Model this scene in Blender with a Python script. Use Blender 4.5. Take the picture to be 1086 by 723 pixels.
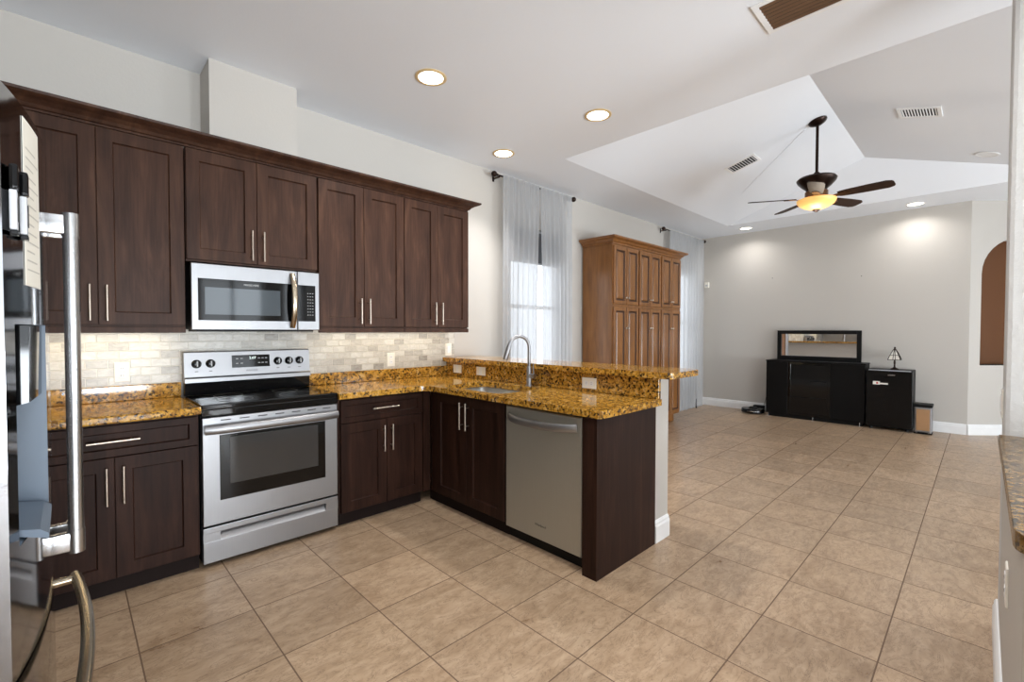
import bpy, bmesh, math, random
from mathutils import Vector, Matrix
random.seed(7)
C = bpy.context.scene.collection
for o in list(bpy.data.objects): bpy.data.objects.remove(o)
SC = bpy.context.scene
# ------------------------------------------------------------------ camera, world, light, exposure
cam_d = bpy.data.cameras.new('camera'); cam = bpy.data.objects.new('camera', cam_d); C.objects.link(cam)
cam_d.sensor_fit = 'HORIZONTAL'; cam_d.sensor_width = 36.0; cam_d.lens = 485.33 / 1086 * 36.0
cam_d.clip_start = 0.02; cam_d.clip_end = 200
Fv = Vector((0.69700172, 0.71674403, -0.02160076)); Rv = Vector((0.71692868, -0.69714551, 0.00118692)); Uv = Vector((0.01420816, 0.01631349, 0.99976597))
cam.matrix_world = Matrix(((Rv.x, Uv.x, -Fv.x, 0), (Rv.y, Uv.y, -Fv.y, 0), (Rv.z, Uv.z, -Fv.z, 1.3233), (0, 0, 0, 1)))
SC.camera = cam
SC.view_settings.view_transform = 'Standard'; SC.view_settings.look = 'None'
SC.view_settings.exposure = -1.08; SC.view_settings.gamma = 1.0; SC.view_settings.use_curve_mapping = False
W = bpy.data.worlds.new('world'); SC.world = W; W.use_nodes = True
wn = W.node_tree.nodes; wl = W.node_tree.links
bg = wn['Background']; bg.inputs['Color'].default_value = (0.86, 0.93, 1.0, 1); bg.inputs['Strength'].default_value = 4.5
P_DAY = 1.0      # window daylight and the uplights added outside
P_CAN = 1.0      # recessed ceiling lamps
P_UC = 1.0       # lamps under the wall cabinets

def area(name, loc, direction, sx, sy, power, col=(1, 1, 1), spread=math.pi, parent=None):
    d = bpy.data.lights.new(name, 'AREA'); d.shape = 'RECTANGLE'; d.size = sx; d.size_y = sy
    d.energy = power; d.color = col; d.spread = spread
    o = bpy.data.objects.new(name, d); C.objects.link(o)
    o.rotation_euler = Vector(direction).to_track_quat('-Z', 'Y').to_euler()
    o.location = loc
    if parent: o.parent = parent; o.location = Vector(loc) - ORG.get(parent, Vector())
    return o

# ------------------------------------------------------------------ materials
def lin(c):
    r = []
    for v in c:
        v = v / 255.0
        r.append(v / 12.92 if v <= 0.04045 else ((v + 0.055) / 1.055) ** 2.4)
    return (r[0], r[1], r[2], 1)
def newmat(name):
    m = bpy.data.materials.new(name); m.use_nodes = True
    nt = m.node_tree; b = nt.nodes['Principled BSDF']
    return m, nt, b
def mixc(nt, fac, a, b, blend='MIX'):
    n = nt.nodes.new('ShaderNodeMix'); n.data_type = 'RGBA'; n.blend_type = blend
    for sock, v in ((n.inputs[0], fac), (n.inputs[6], a), (n.inputs[7], b)):
        if isinstance(v, bpy.types.NodeSocket): nt.links.new(v, sock)
        else: sock.default_value = v
    return n.outputs[2]
def noise(nt, vec, scale, detail=4, rough=0.55, dist=0.0):
    n = nt.nodes.new('ShaderNodeTexNoise'); n.inputs['Scale'].default_value = scale
    n.inputs['Detail'].default_value = detail; n.inputs['Roughness'].default_value = rough; n.inputs['Distortion'].default_value = dist
    if vec is not None: nt.links.new(vec, n.inputs['Vector'])
    return n.outputs['Fac']
def ramp(nt, fac, stops):
    n = nt.nodes.new('ShaderNodeValToRGB'); e = n.color_ramp.elements
    while len(e) < len(stops): e.new(0.5)
    for i, (p, c) in enumerate(stops): e[i].position = p; e[i].color = c
    nt.links.new(fac, n.inputs[0]); return n.outputs[0]
def objco(nt, scale=(1, 1, 1), rot=(0, 0, 0)):
    t = nt.nodes.new('ShaderNodeTexCoord'); m = nt.nodes.new('ShaderNodeMapping')
    m.inputs['Scale'].default_value = scale; m.inputs['Rotation'].default_value = rot
    nt.links.new(t.outputs['Object'], m.inputs['Vector']); return m.outputs[0]
def bump(nt, b, h, strength, dist=0.01):
    n = nt.nodes.new('ShaderNodeBump'); n.inputs['Strength'].default_value = strength; n.inputs['Distance'].default_value = dist
    nt.links.new(h, n.inputs['Height']); nt.links.new(n.outputs[0], b.inputs['Normal'])
def plain(name, rgb, rough=0.5, metal=0.0, emit=None, estr=0.0, var=0.04, spec=0.5, coat=0.0):
    m, nt, b = newmat(name)
    c = lin(rgb); k = 1 - var * 2
    f = noise(nt, objco(nt), 9.0, 3)
    col = mixc(nt, f, (c[0] * k, c[1] * k, c[2] * k, 1), (min(1, c[0] * (1 + var)), min(1, c[1] * (1 + var)), min(1, c[2] * (1 + var)), 1))
    nt.links.new(col, b.inputs['Base Color'])
    b.inputs['Roughness'].default_value = rough; b.inputs['Metallic'].default_value = metal
    b.inputs['Specular IOR Level'].default_value = spec; b.inputs['Coat Weight'].default_value = coat
    if emit: b.inputs['Emission Color'].default_value = lin(emit); b.inputs['Emission Strength'].default_value = estr
    return m
def painted(name, rgb, bs=0.12, scale=90):
    m, nt, b = newmat(name)
    c = lin(rgb); co = objco(nt)
    col = mixc(nt, noise(nt, co, 1.3, 2), (c[0] * .97, c[1] * .97, c[2] * .97, 1), c)
    nt.links.new(col, b.inputs['Base Color']); b.inputs['Roughness'].default_value = 0.6; b.inputs['Specular IOR Level'].default_value = 0.25
    bump(nt, b, noise(nt, co, scale, 5, 0.6), bs, 0.006); return m
def wood(name, a, bcol, c3, rough=0.35, sc=(7, 7, 0.9), spec=0.5):
    m, nt, b = newmat(name)
    co = objco(nt, sc)
    f1 = noise(nt, co, 1.6, 5, 0.6, 0.9); f2 = noise(nt, objco(nt, (sc[0] * 9, sc[1] * 9, sc[2] * 3)), 1.5, 3, 0.6)
    c1 = ramp(nt, f1, [(0.3, lin(a)), (0.52, lin(bcol)), (0.75, lin(c3))])
    col = mixc(nt, 0.22, c1, ramp(nt, f2, [(0.35, lin(a)), (0.65, lin(c3))]))
    nt.links.new(col, b.inputs['Base Color']); b.inputs['Roughness'].default_value = rough; b.inputs['Specular IOR Level'].default_value = spec
    bump(nt, b, f2, 0.05, 0.002); return m
def steel(name, rgb, rough=0.27, brush=(1, 1, 60), amt=0.1):
    m, nt, b = newmat(name)
    f = noise(nt, objco(nt, brush), 6.0, 3, 0.5)
    c = lin(rgb); col = mixc(nt, f, (c[0] * (1 - amt), c[1] * (1 - amt), c[2] * (1 - amt), 1), c)
    nt.links.new(col, b.inputs['Base Color']); b.inputs['Metallic'].default_value = 1.0; b.inputs['Roughness'].default_value = rough
    return m
def granite(name, base, gold, dark, pale, scale=55, darkamt=0.44, rough=0.08):
    m, nt, b = newmat(name)
    co = objco(nt)
    n1 = noise(nt, co, scale, 6, 0.68, 0.2); n2 = noise(nt, co, scale * 0.45, 5, 0.7, 0.5); n3 = noise(nt, co, scale * 1.7, 4, 0.6)
    c1 = ramp(nt, n2, [(0.36, lin(base)), (0.55, lin(gold)), (0.74, lin(pale))])
    md = ramp(nt, n1, [(darkamt - 0.05, (1, 1, 1, 1)), (darkamt + 0.03, (0, 0, 0, 1))])
    c2 = mixc(nt, md, c1, lin(dark))
    mp = ramp(nt, n3, [(0.63, (0, 0, 0, 1)), (0.70, (1, 1, 1, 1))])
    c3 = mixc(nt, mp, c2, lin(pale))
    nt.links.new(c3, b.inputs['Base Color']); b.inputs['Roughness'].default_value = rough; b.inputs['Specular IOR Level'].default_value = 0.55
    return m
def floor_mat():
    m, nt, b = newmat('tile_floor')
    N = nt.nodes; L = nt.links
    t = N.new('ShaderNodeTexCoord'); mp = N.new('ShaderNodeMapping'); mp.vector_type = 'POINT'
    sx, sy = 1 / 0.4225, 1 / 0.4243
    mp.inputs['Scale'].default_value = (sx, sy, 1); mp.inputs['Location'].default_value = (-1.04 * sx, -0.272 * sy, 0)
    L.new(t.outputs['Object'], mp.inputs['Vector'])
    fl = N.new('ShaderNodeVectorMath'); fl.operation = 'FLOOR'; L.new(mp.outputs[0], fl.inputs[0])
    fr = N.new('ShaderNodeVectorMath'); fr.operation = 'FRACTION'; L.new(mp.outputs[0], fr.inputs[0])
    wn_ = N.new('ShaderNodeTexWhiteNoise'); wn_.noise_dimensions = '2D'; L.new(fl.outputs[0], wn_.inputs['Vector'])
    sep = N.new('ShaderNodeSeparateXYZ'); L.new(fr.outputs[0], sep.inputs[0])
    def mth(op, a, bb):
        n = N.new('ShaderNodeMath'); n.operation = op
        for s, v in zip(n.inputs, (a, bb)):
            if isinstance(v, bpy.types.NodeSocket): L.new(v, s)
            else: s.default_value = v
        return n.outputs[0]
    dx = mth('ABSOLUTE', mth('SUBTRACT', sep.outputs['X'], 0.5), 0); dy = mth('ABSOLUTE', mth('SUBTRACT', sep.outputs['Y'], 0.5), 0)
    edge = mth('MAXIMUM', dx, dy)
    gm = mth('GREATER_THAN', edge, 0.4935)
    # shift the veins from tile to tile
    off = N.new('ShaderNodeVectorMath'); off.operation = 'MULTIPLY_ADD'
    L.new(wn_.outputs['Color'], off.inputs[0]); off.inputs[1].default_value = (7, 7, 7); L.new(t.outputs['Object'], off.inputs[2])
    st = N.new('ShaderNodeMapping'); st.inputs['Rotation'].default_value = (0, 0, 0.5); st.inputs['Scale'].default_value = (2.0, 4.4, 1); L.new(off.outputs[0], st.inputs['Vector'])
    n1 = noise(nt, st.outputs[0], 1.5, 8, 0.62, 0.9); n2 = noise(nt, st.outputs[0], 6, 8, 0.68, 0.8); 
    base = ramp(nt, n1, [(0.26, lin((140, 113, 88))), (0.44, lin((166, 140, 113))), (0.58, lin((180, 154, 127))), (0.78, lin((193, 168, 141)))])
    base = mixc(nt, 0.32, base, ramp(nt, n2, [(0.34, lin((126, 100, 75))), (0.5, lin((180, 154, 126))), (0.66, lin((208, 184, 157)))]))
    vein = noise(nt, st.outputs[0], 2.6, 9, 0.7, 1.8)
    vm = ramp(nt, vein, [(0.488, (0, 0, 0, 1)), (0.5, (0.85, 0.85, 0.85, 1)), (0.512, (0, 0, 0, 1))])
    base = mixc(nt, vm, base, lin((104, 80, 60)))
    hs = N.new('ShaderNodeHueSaturation'); L.new(base, hs.inputs['Color'])
    L.new(mth('ADD', mth('MULTIPLY', wn_.outputs['Value'], 0.2), 0.90), hs.inputs['Value'])
    col = mixc(nt, gm, hs.outputs[0], lin((108, 86, 68)))
    L.new(col, b.inputs['Base Color'])
    rr = mth('ADD', mth('MULTIPLY', n1, 0.25), 0.2); rr = mth('ADD', rr, mth('MULTIPLY', gm, 0.4)); L.new(rr, b.inputs['Roughness'])
    b.inputs['Specular IOR Level'].default_value = 0.45
    bump(nt, b, mth('SUBTRACT', mth('MULTIPLY', n1, 0.25), gm), 0.25, 0.004)
    return m
def brick_mat():
    m, nt, b = newmat('marble_brick')
    N = nt.nodes; L = nt.links
    t = N.new('ShaderNodeTexCoord'); mp = N.new('ShaderNodeMapping'); mp.inputs['Rotation'].default_value = (math.radians(-90), 0, 0)
    L.new(t.outputs['Object'], mp.inputs['Vector'])
    br = N.new('ShaderNodeTexBrick'); L.new(mp.outputs[0], br.inputs['Vector'])
    br.inputs['Scale'].default_value = 1.0; br.inputs['Brick Width'].default_value = 0.098; br.inputs['Row Height'].default_value = 0.0505
    br.inputs['Mortar Size'].default_value = 0.0032; br.inputs['Mortar Smooth'].default_value = 0.3; br.inputs['Bias'].default_value = 0.0
    br.inputs['Color1'].default_value = (0, 0, 0, 1); br.inputs['Color2'].default_value = (1, 1, 1, 1); br.inputs['Mortar'].default_value = (.5, .5, .5, 1)
    tone = ramp(nt, br.outputs['Color'], [(0.0, lin((136, 128, 118))), (0.25, lin((176, 169, 158))), (0.6, lin((203, 198, 188))), (1.0, lin((218, 214, 205)))])
    n = noise(nt, objco(nt, (6, 1, 14)), 3.0, 6, 0.65, 1.0)
    tone = mixc(nt, 0.35, tone, ramp(nt, n, [(0.35, lin((150, 143, 134))), (0.6, lin((216, 212, 204)))]))
    col = mixc(nt, br.outputs['Fac'], tone, lin((214, 208, 197)))
    L.new(col, b.inputs['Base Color']); b.inputs['Roughness'].default_value = 0.28
    inv = N.new('ShaderNodeMath'); inv.operation = 'SUBTRACT'; inv.inputs[0].default_value = 1; L.new(br.outputs['Fac'], inv.inputs[1])
    bump(nt, b, inv.outputs[0], 0.9, 0.006); return m
def pane_mat():
    m = bpy.data.materials.new('window_pane'); m.use_nodes = True; nt = m.node_tree
    for n in list(nt.nodes): nt.nodes.remove(n)
    o = nt.nodes.new('ShaderNodeOutputMaterial'); mx = nt.nodes.new('ShaderNodeMixShader'); tr = nt.nodes.new('ShaderNodeBsdfTransparent'); gl = nt.nodes.new('ShaderNodeBsdfGlossy')
    gl.inputs['Roughness'].default_value = 0.02
    mx.inputs[0].default_value = 0.05; nt.links.new(tr.outputs[0], mx.inputs[1]); nt.links.new(gl.outputs[0], mx.inputs[2]); nt.links.new(mx.outputs[0], o.inputs['Surface'])
    return m
def sheer_mat():
    m = bpy.data.materials.new('sheer_fabric'); m.use_nodes = True; nt = m.node_tree
    for n in list(nt.nodes): nt.nodes.remove(n)
    o = nt.nodes.new('ShaderNodeOutputMaterial'); tr = nt.nodes.new('ShaderNodeBsdfTransparent'); tr.inputs['Color'].default_value = (0.97, 0.98, 1, 1)
    d = nt.nodes.new('ShaderNodeBsdfDiffuse'); tl = nt.nodes.new('ShaderNodeBsdfTranslucent')
    f = noise(nt, objco(nt, (60, 60, 3)), 3, 3)
    col = mixc(nt, f, lin((184, 185, 187)), lin((207, 208, 210)))
    nt.links.new(col, d.inputs['Color']); nt.links.new(col, tl.inputs['Color'])
    m1 = nt.nodes.new('ShaderNodeMixShader'); m1.inputs[0].default_value = 0.35; nt.links.new(d.outputs[0], m1.inputs[1]); nt.links.new(tl.outputs[0], m1.inputs[2])
    m2 = nt.nodes.new('ShaderNodeMixShader'); m2.inputs[0].default_value = 0.74
    nt.links.new(tr.outputs[0], m2.inputs[1]); nt.links.new(m1.outputs[0], m2.inputs[2]); nt.links.new(m2.outputs[0], o.inputs['Surface'])
    return m
def glow(name, rgb, s):
    m, nt, b = newmat(name); b.inputs['Base Color'].default_value = lin(rgb); b.inputs['Emission Color'].default_value = lin(rgb)
    b.inputs['Emission Strength'].default_value = s; b.inputs['Roughness'].default_value = 0.4; return m

M = dict(
    wall=painted('wall_paint', (196, 191, 184), 0.14, 70), ceil=painted('ceiling_paint', (238, 241, 246), 0.10, 60), stub=painted('textured_wall_paint', (206, 205, 203), 0.9, 26),
    white=plain('white_trim', (240, 240, 240), 0.4), floor=floor_mat(), brick=brick_mat(),
    up=wood('espresso_wood_lit', (44, 26, 18), (64, 41, 30), (90, 62, 46), 0.45, (7, 7, 0.9), 0.18), dark=wood('espresso_wood_shaded', (30, 16, 11), (43, 25, 18), (62, 39, 29), 0.5, (7, 7, 0.9), 0.14),  # one wood, light put into its colour: wall cabinets brighter, base cabinets shaded
    oak=wood('honey_wood', (106, 66, 32), (136, 90, 46), (156, 106, 60), 0.32), oakdark=plain('honey_wood_groove', (66, 38, 20), 0.4),
    steel=steel('brushed_steel', (162, 162, 164), 0.42, (60, 60, 1)), steelh=steel('brushed_steel_fridge', (140, 140, 142), 0.08, (1, 1, 40), 0.06),
    steel2=steel('brushed_steel_pale', (196, 197, 190), 0.52, (60, 60, 1)), chrome=steel('polished_steel', (190, 190, 191), 0.25, (4, 4, 4), 0.04), nickel=steel('satin_nickel', (196, 182, 168), 0.3, (20, 20, 20), 0.05), bronze_bar=steel('warm_steel_bar', (190, 176, 154), 0.24, (3, 3, 3), 0.05),
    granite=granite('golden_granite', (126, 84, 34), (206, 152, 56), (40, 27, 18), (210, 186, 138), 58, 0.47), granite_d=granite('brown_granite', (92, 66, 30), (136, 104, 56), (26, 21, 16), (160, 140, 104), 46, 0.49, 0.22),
    black=plain('black_enamel', (8, 8, 9), 0.2, 0, spec=0.3), blackm=plain('matt_black', (9, 9, 10), 0.5, spec=0.25), glassblack=plain('black_glass', (8, 8, 9), 0.06, spec=0.4), ovenglass=plain('oven_glass', (52, 52, 52), 0.08, coat=0.4), microglass=plain('microwave_glass', (74, 82, 88), 0.06, coat=0.4),
    blackwood=wood('black_stained_wood', (6, 6, 7), (9, 9, 10), (14, 14, 15), 0.45, (7, 7, 0.9), 0.2), bronze=plain('dark_bronze', (44, 30, 24), 0.3, 0.75), copper=plain('antique_copper', (120, 84, 58), 0.28, 0.9), blade=wood('walnut_blade', (34, 20, 12), (48, 29, 17), (62, 39, 24), 0.5, (3, 3, 3), 0.2),
    plate=plain('ivory_plate', (240, 236, 226), 0.35), slot=plain('dark_slot', (30, 28, 26), 0.5), gold=plain('gold_trim_ring', (222, 194, 146), 0.4),
    lens=glow('lamp_lens', (255, 246, 226), 16.0), lensoff=plain('lamp_lens_off', (232, 232, 230), 0.4), bowl=glow('amber_glass_bowl', (232, 180, 104), 1.7),
    pane=pane_mat(), sheer=sheer_mat(), mirror=steel('mirror_glass', (235, 235, 235), 0.01, (1, 1, 1), 0.0), niche=painted('brown_niche_paint', (102, 66, 40), 0.2, 40),
    ventreflect=plain('louvre_brown_reflection', (104, 78, 58), 0.4), ventdark=plain('duct_shadow', (26, 24, 23), 0.7), paper=plain('note_paper', (226, 222, 210), 0.8), ink=plain('grey_ink', (186, 182, 172), 0.8),
    shade=plain('grey_roller_fabric', (92, 93, 96), 0.8), greyplastic=plain('light_grey_plastic', (188, 190, 194), 0.4), recess=plain('blue_grey_plastic', (86, 98, 112), 0.4, spec=0.3), kraft=plain('tan_panel', (172, 132, 94), 0.45), led=glow('display_digits', (210, 225, 220), 2.5), print=plain('pale_print', (200, 200, 200), 0.5), printd=plain('grey_print', (84, 82, 78), 0.5),
    red=plain('red_print', (190, 60, 50), 0.5), opal=plain('opal_glass', (226, 222, 212), 0.25), toe=plain('toe_board', (28, 18, 15), 0.7, spec=0.15), rubber=plain('dark_rubber', (30, 30, 31), 0.6), sink=steel('sink_steel', (216, 216, 214), 0.36, (40, 40, 1)), wire=plain('black_cord', (24, 24, 24), 0.5), ext=plain('pale_paving', (186, 182, 174), 0.8))

# ------------------------------------------------------------------ mesh helpers
ORG = {}
class MB:
    def __init__(s): s.b = bmesh.new()
    def _quadbox(s, pts):
        v = [s.b.verts.new(p) for p in pts]
        for f in ((0, 3, 2, 1), (4, 5, 6, 7), (0, 1, 5, 4), (1, 2, 6, 5), (2, 3, 7, 6), (3, 0, 4, 7)): s.b.faces.new([v[i] for i in f])
        return v
    def box(s, x0, x1, y0, y1, z0, z1, bev=0.0):
        t = bmesh.new(); c = [(x0, y0, z0), (x1, y0, z0), (x1, y1, z0), (x0, y1, z0), (x0, y0, z1), (x1, y0, z1), (x1, y1, z1), (x0, y1, z1)]
        v = [t.verts.new(p) for p in c]
        for f in ((0, 3, 2, 1), (4, 5, 6, 7), (0, 1, 5, 4), (1, 2, 6, 5), (2, 3, 7, 6), (3, 0, 4, 7)): t.faces.new([v[i] for i in f])
        if bev: bmesh.ops.bevel(t, geom=t.edges[:], offset=bev, segments=2, affect='EDGES', profile=0.6)
        s.add(t); return s
    def tbox(s, T, a0, a1, b0, b1, c0, c1, bev=0.0):
        p, q = T(a0, b0, c0), T(a1, b1, c1)
        return s.box(min(p[0], q[0]), max(p[0], q[0]), min(p[1], q[1]), max(p[1], q[1]), min(p[2], q[2]), max(p[2], q[2]), bev)
    def add(s, t):
        me = bpy.data.meshes.new('t'); t.to_mesh(me); t.free(); s.b.from_mesh(me); bpy.data.meshes.remove(me)
    def tube(s, pts, r, n=12, cap=True, sc=None):
        pts = [Vector(p) for p in pts]; rings = []; up = None
        for i, p in enumerate(pts):
            d = (pts[min(i + 1, len(pts) - 1)] - pts[max(i - 1, 0)]).normalized()
            if up is None:
                up = Vector((0, 0, 1)) if abs(d.z) < 0.9 else Vector((1, 0, 0))
            x = d.cross(up).normalized(); y = x.cross(d).normalized(); up = y
            rr = r[i] if isinstance(r, (list, tuple)) else r
            rings.append([s.b.verts.new(p + x * math.cos(2 * math.pi * k / n) * rr * (sc[0] if sc else 1) + y * math.sin(2 * math.pi * k / n) * rr * (sc[1] if sc else 1)) for k in range(n)])
        for a, b in zip(rings, rings[1:]):
            for k in range(n): s.b.faces.new((a[k], a[(k + 1) % n], b[(k + 1) % n], b[k]))
        if cap: s.b.faces.new(rings[0][::-1]); s.b.faces.new(rings[-1])
        return s
    def cyl(s, p0, p1, r, n=20): return s.tube([p0, p1], r, n)
    def lathe(s, prof, ctr, n=32, axis='Z', mat=None, close=True):
        rings = []
        for (r, h) in prof:
            ring = []
            for k in range(n):
                a = 2 * math.pi * k / n; x, y = r * math.cos(a), r * math.sin(a)
                p = Vector((x, y, h)) if axis == 'Z' else (Vector((x, -h, y)) if axis == '-Y' else Vector((-h, x, y)))
                if mat: p = mat @ p
                ring.append(s.b.verts.new(p + Vector(ctr)))
            rings.append(ring)
        for a, b in zip(rings, rings[1:]):
            for k in range(n): s.b.faces.new((a[k], a[(k + 1) % n], b[(k + 1) % n], b[k]))
        if close: s.b.faces.new(rings[0][::-1]); s.b.faces.new(rings[-1])
        return s
    def rings(s, T, a0, a1, b0, b1, prof, caps=True):
        R = []
        for (i, c) in prof:
            R.append([s.b.verts.new(T(*p)) for p in ((a0 + i, b0 + i, c), (a1 - i, b0 + i, c), (a1 - i, b1 - i, c), (a0 + i, b1 - i, c))])
        for p, q in zip(R, R[1:]):
            for k in range(4): s.b.faces.new((p[k], p[(k + 1) % 4], q[(k + 1) % 4], q[k]))
        if caps: s.b.faces.new(R[0][::-1]); s.b.faces.new(R[-1])
        return s
    def prism(s, poly, f0, f1):
        """poly: 2-D points; f0 and f1 map a point to 3-D at the two ends"""
        a = [s.b.verts.new(f0(p)) for p in poly]; b = [s.b.verts.new(f1(p)) for p in poly]; n = len(poly)
        for k in range(n): s.b.faces.new((a[k], a[(k + 1) % n], b[(k + 1) % n], b[k]))
        s.b.faces.new(a[::-1]); s.b.faces.new(b); return s
    def plate(s, loops, z0, z1):
        t = bmesh.new(); es = []
        for lp in loops:
            v = [t.verts.new((x, y, z0)) for x, y in lp]
            es += [t.edges.new((v[i], v[(i + 1) % len(v)])) for i in range(len(v))]
        r = bmesh.ops.triangle_fill(t, use_beauty=True, use_dissolve=False, edges=es)
        fs = [f for f in r['geom'] if isinstance(f, bmesh.types.BMFace)]
        e = bmesh.ops.extrude_face_region(t, geom=fs)
        bmesh.ops.translate(t, verts=[g for g in e['geom'] if isinstance(g, bmesh.types.BMVert)], vec=(0, 0, z1 - z0))
        s.add(t); return s
    def obj(s, name, mat, parent=None, smooth=False, origin=None, local=False, bevel=0.0):
        bmesh.ops.recalc_face_normals(s.b, faces=s.b.faces[:])
        org = Vector((0, 0, 0)) if local else ORG.get(parent, Vector((0, 0, 0)))
        if parent is None and origin is not None: org = Vector(origin)
        if org.length: bmesh.ops.translate(s.b, verts=s.b.verts[:], vec=-org)
        me = bpy.data.meshes.new(name); s.b.to_mesh(me); s.b.free()
        o = bpy.data.objects.new(name, me); C.objects.link(o); me.materials.append(M[mat] if isinstance(mat, str) else mat)
        if parent is not None: o.parent = parent; ORG[o] = org
        else: o.location = org; ORG[o] = org
        if smooth:
            for p in me.polygons: p.use_smooth = True
            try: me.set_sharp_from_angle(angle=math.radians(38))
            except Exception: pass
        if bevel:
            md = o.modifiers.new('edge', 'BEVEL'); md.width = bevel; md.segments = 3; md.limit_method = 'ANGLE'; md.angle_limit = math.radians(50)
        return o
def tag(o, label, cat, group=None):
    o['label'] = label; o['category'] = cat
    if group: o['group'] = group
    return o
def thing(name, label, cat, loc, group=None):
    o = bpy.data.objects.new(name, None); C.objects.link(o); o.location = loc; o.empty_display_size = 0.1
    ORG[o] = Vector(loc); return tag(o, label, cat, group)
def struct(mb, name, mat, parent=None, **k):
    o = mb.obj(name, mat, parent, **k)
    if parent is None: o['kind'] = 'structure'
    return o
def KY(y): return lambda a, b, c: (a, y - c, b)          # faces -Y: a along X, b up, c outward
def KX(x): return lambda a, b, c: (x - c, a, b)          # faces -X: a along Y, b up, c outward
def KYp(y): return lambda a, b, c: (a, y + c, b)         # faces +Y
def text(name, s, size, loc, rot, mat, parent, ext=0.0006):
    cu = bpy.data.curves.new(name, 'FONT'); cu.body = s; cu.size = size; cu.extrude = ext; cu.align_x = 'CENTER'; cu.align_y = 'CENTER'; cu.resolution_u = 2
    t = bpy.data.objects.new(name, cu); C.objects.link(t)
    dg = bpy.context.evaluated_depsgraph_get(); dg.update()
    me = bpy.data.meshes.new_from_object(t.evaluated_get(dg)); bpy.data.objects.remove(t)
    o = bpy.data.objects.new(name, me); C.objects.link(o); me.materials.clear(); me.materials.append(M[mat])
    o.parent = parent; o.location = Vector(loc) - ORG.get(parent, Vector()); o.rotation_euler = rot; ORG[o] = Vector(loc)
    return o
RY = (math.pi / 2, 0, 0); RX = (math.pi / 2, 0, -math.pi / 2)

# ------------------------------------------------------------------ the setting
YW, XE, ZC = 3.565, 8.25, 2.984
struct(MB().box(-1.05, 9.4, -3.6, 3.6, -0.12, 0), 'floor', 'floor')
def wall_holes(u0, u1, z0, z1, holes, mk, mb):
    us = sorted({u0, u1} | {h[0] for h in holes} | {h[1] for h in holes})
    for a, b in zip(us, us[1:]):
        hs = sorted([h for h in holes if h[0] <= a and h[1] >= b], key=lambda h: h[2]); z = z0
        for h in hs:
            if h[2] > z: mk(mb, a, b, z, h[2])
            z = h[3]
        if z < z1: mk(mb, a, b, z, z1)
    return mb
NW = [(3.44, 4.30, 0.62, 2.48), (7.02, 7.86, 0.62, 2.33)]
struct(wall_holes(-1.05, XE + 0.15, 0, ZC, NW, lambda m, a, b, z, w: m.box(a, b, YW, YW + 0.15, z, w), MB()), 'wall_north', 'wall')
struct(MB().box(XE, XE + 0.15, 0.12, YW, 0, ZC), 'wall_east', 'wall')
# splayed wall with an arched niche
def P45(s, d, z): k = math.sqrt(0.5); return (XE + s * k + d * k, 0.12 - s * k + d * k, z)
def arch_loop():
    pts = [(0.14, 0.895), (1.04, 0.895)]
    for i in range(0, 17):
        a = math.pi * i / 16; pts.append((0.59 + 0.45 * math.cos(a), 2.06 + 0.45 * math.sin(a)))
    return pts
def splayed():
    t = bmesh.new(); es = []
    for lp in ([(0, 0), (1.3, 0), (1.3, ZC), (0, ZC)], arch_loop()):
        v = [t.verts.new((x, y, 0)) for x, y in lp]; es += [t.edges.new((v[i], v[(i + 1) % len(v)])) for i in range(len(v))]
    r = bmesh.ops.triangle_fill(t, use_beauty=True, use_dissolve=False, edges=es)
    fs = [f for f in r['geom'] if isinstance(f, bmesh.types.BMFace)]
    e = bmesh.ops.extrude_face_region(t, geom=fs); bmesh.ops.translate(t, verts=[g for g in e['geom'] if isinstance(g, bmesh.types.BMVert)], vec=(0, 0, 0.26))
    for v in t.verts: v.co = P45(*[v.co.x, v.co.z, v.co.y])
    m = MB(); m.add(t); return m
ws = struct(splayed(), 'wall_southeast', 'wall')
nb = MB(); lp = arch_loop(); nb.prism(lp, lambda p: P45(p[0], 0.20, p[1]), lambda p: P45(p[0], 0.259, p[1]))
for i in range(len(lp)):
    p, q = lp[i], lp[(i + 1) % len(lp)]
    v = [nb.b.verts.new(P45(a[0] + 0, d, a[1])) for a, d in ((p, 0.004), (q, 0.004), (q, 0.2), (p, 0.2))]; nb.b.faces.new(v)
struct(nb, 'niche_lining', 'niche', ws)
struct(MB().box(9.17, 9.32, -3.6, -0.80, 0, ZC), 'wall_southeast_end', 'wall')['kind'] = 'structure'
SH = [(1.75, 2.85, 0.02, 2.35), (3.2, 3.62, 0.5, 2.35), (4.6, 7.2, 0.02, 2.35), (-0.75, 1.1, 0.02, 2.35)]  # unseen windows, some inferred from reflections, the widest added to let light in
struct(wall_holes(-1.05, 9.32, 0, ZC, SH, lambda m, a, b, z, w: m.box(a, b, -3.75, -3.6, z, w), MB()), 'wall_south', 'wall')
struct(MB().box(-1.2, -1.05, -3.75, YW + 0.15, 0, ZC), 'wall_west', 'wall')
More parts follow.
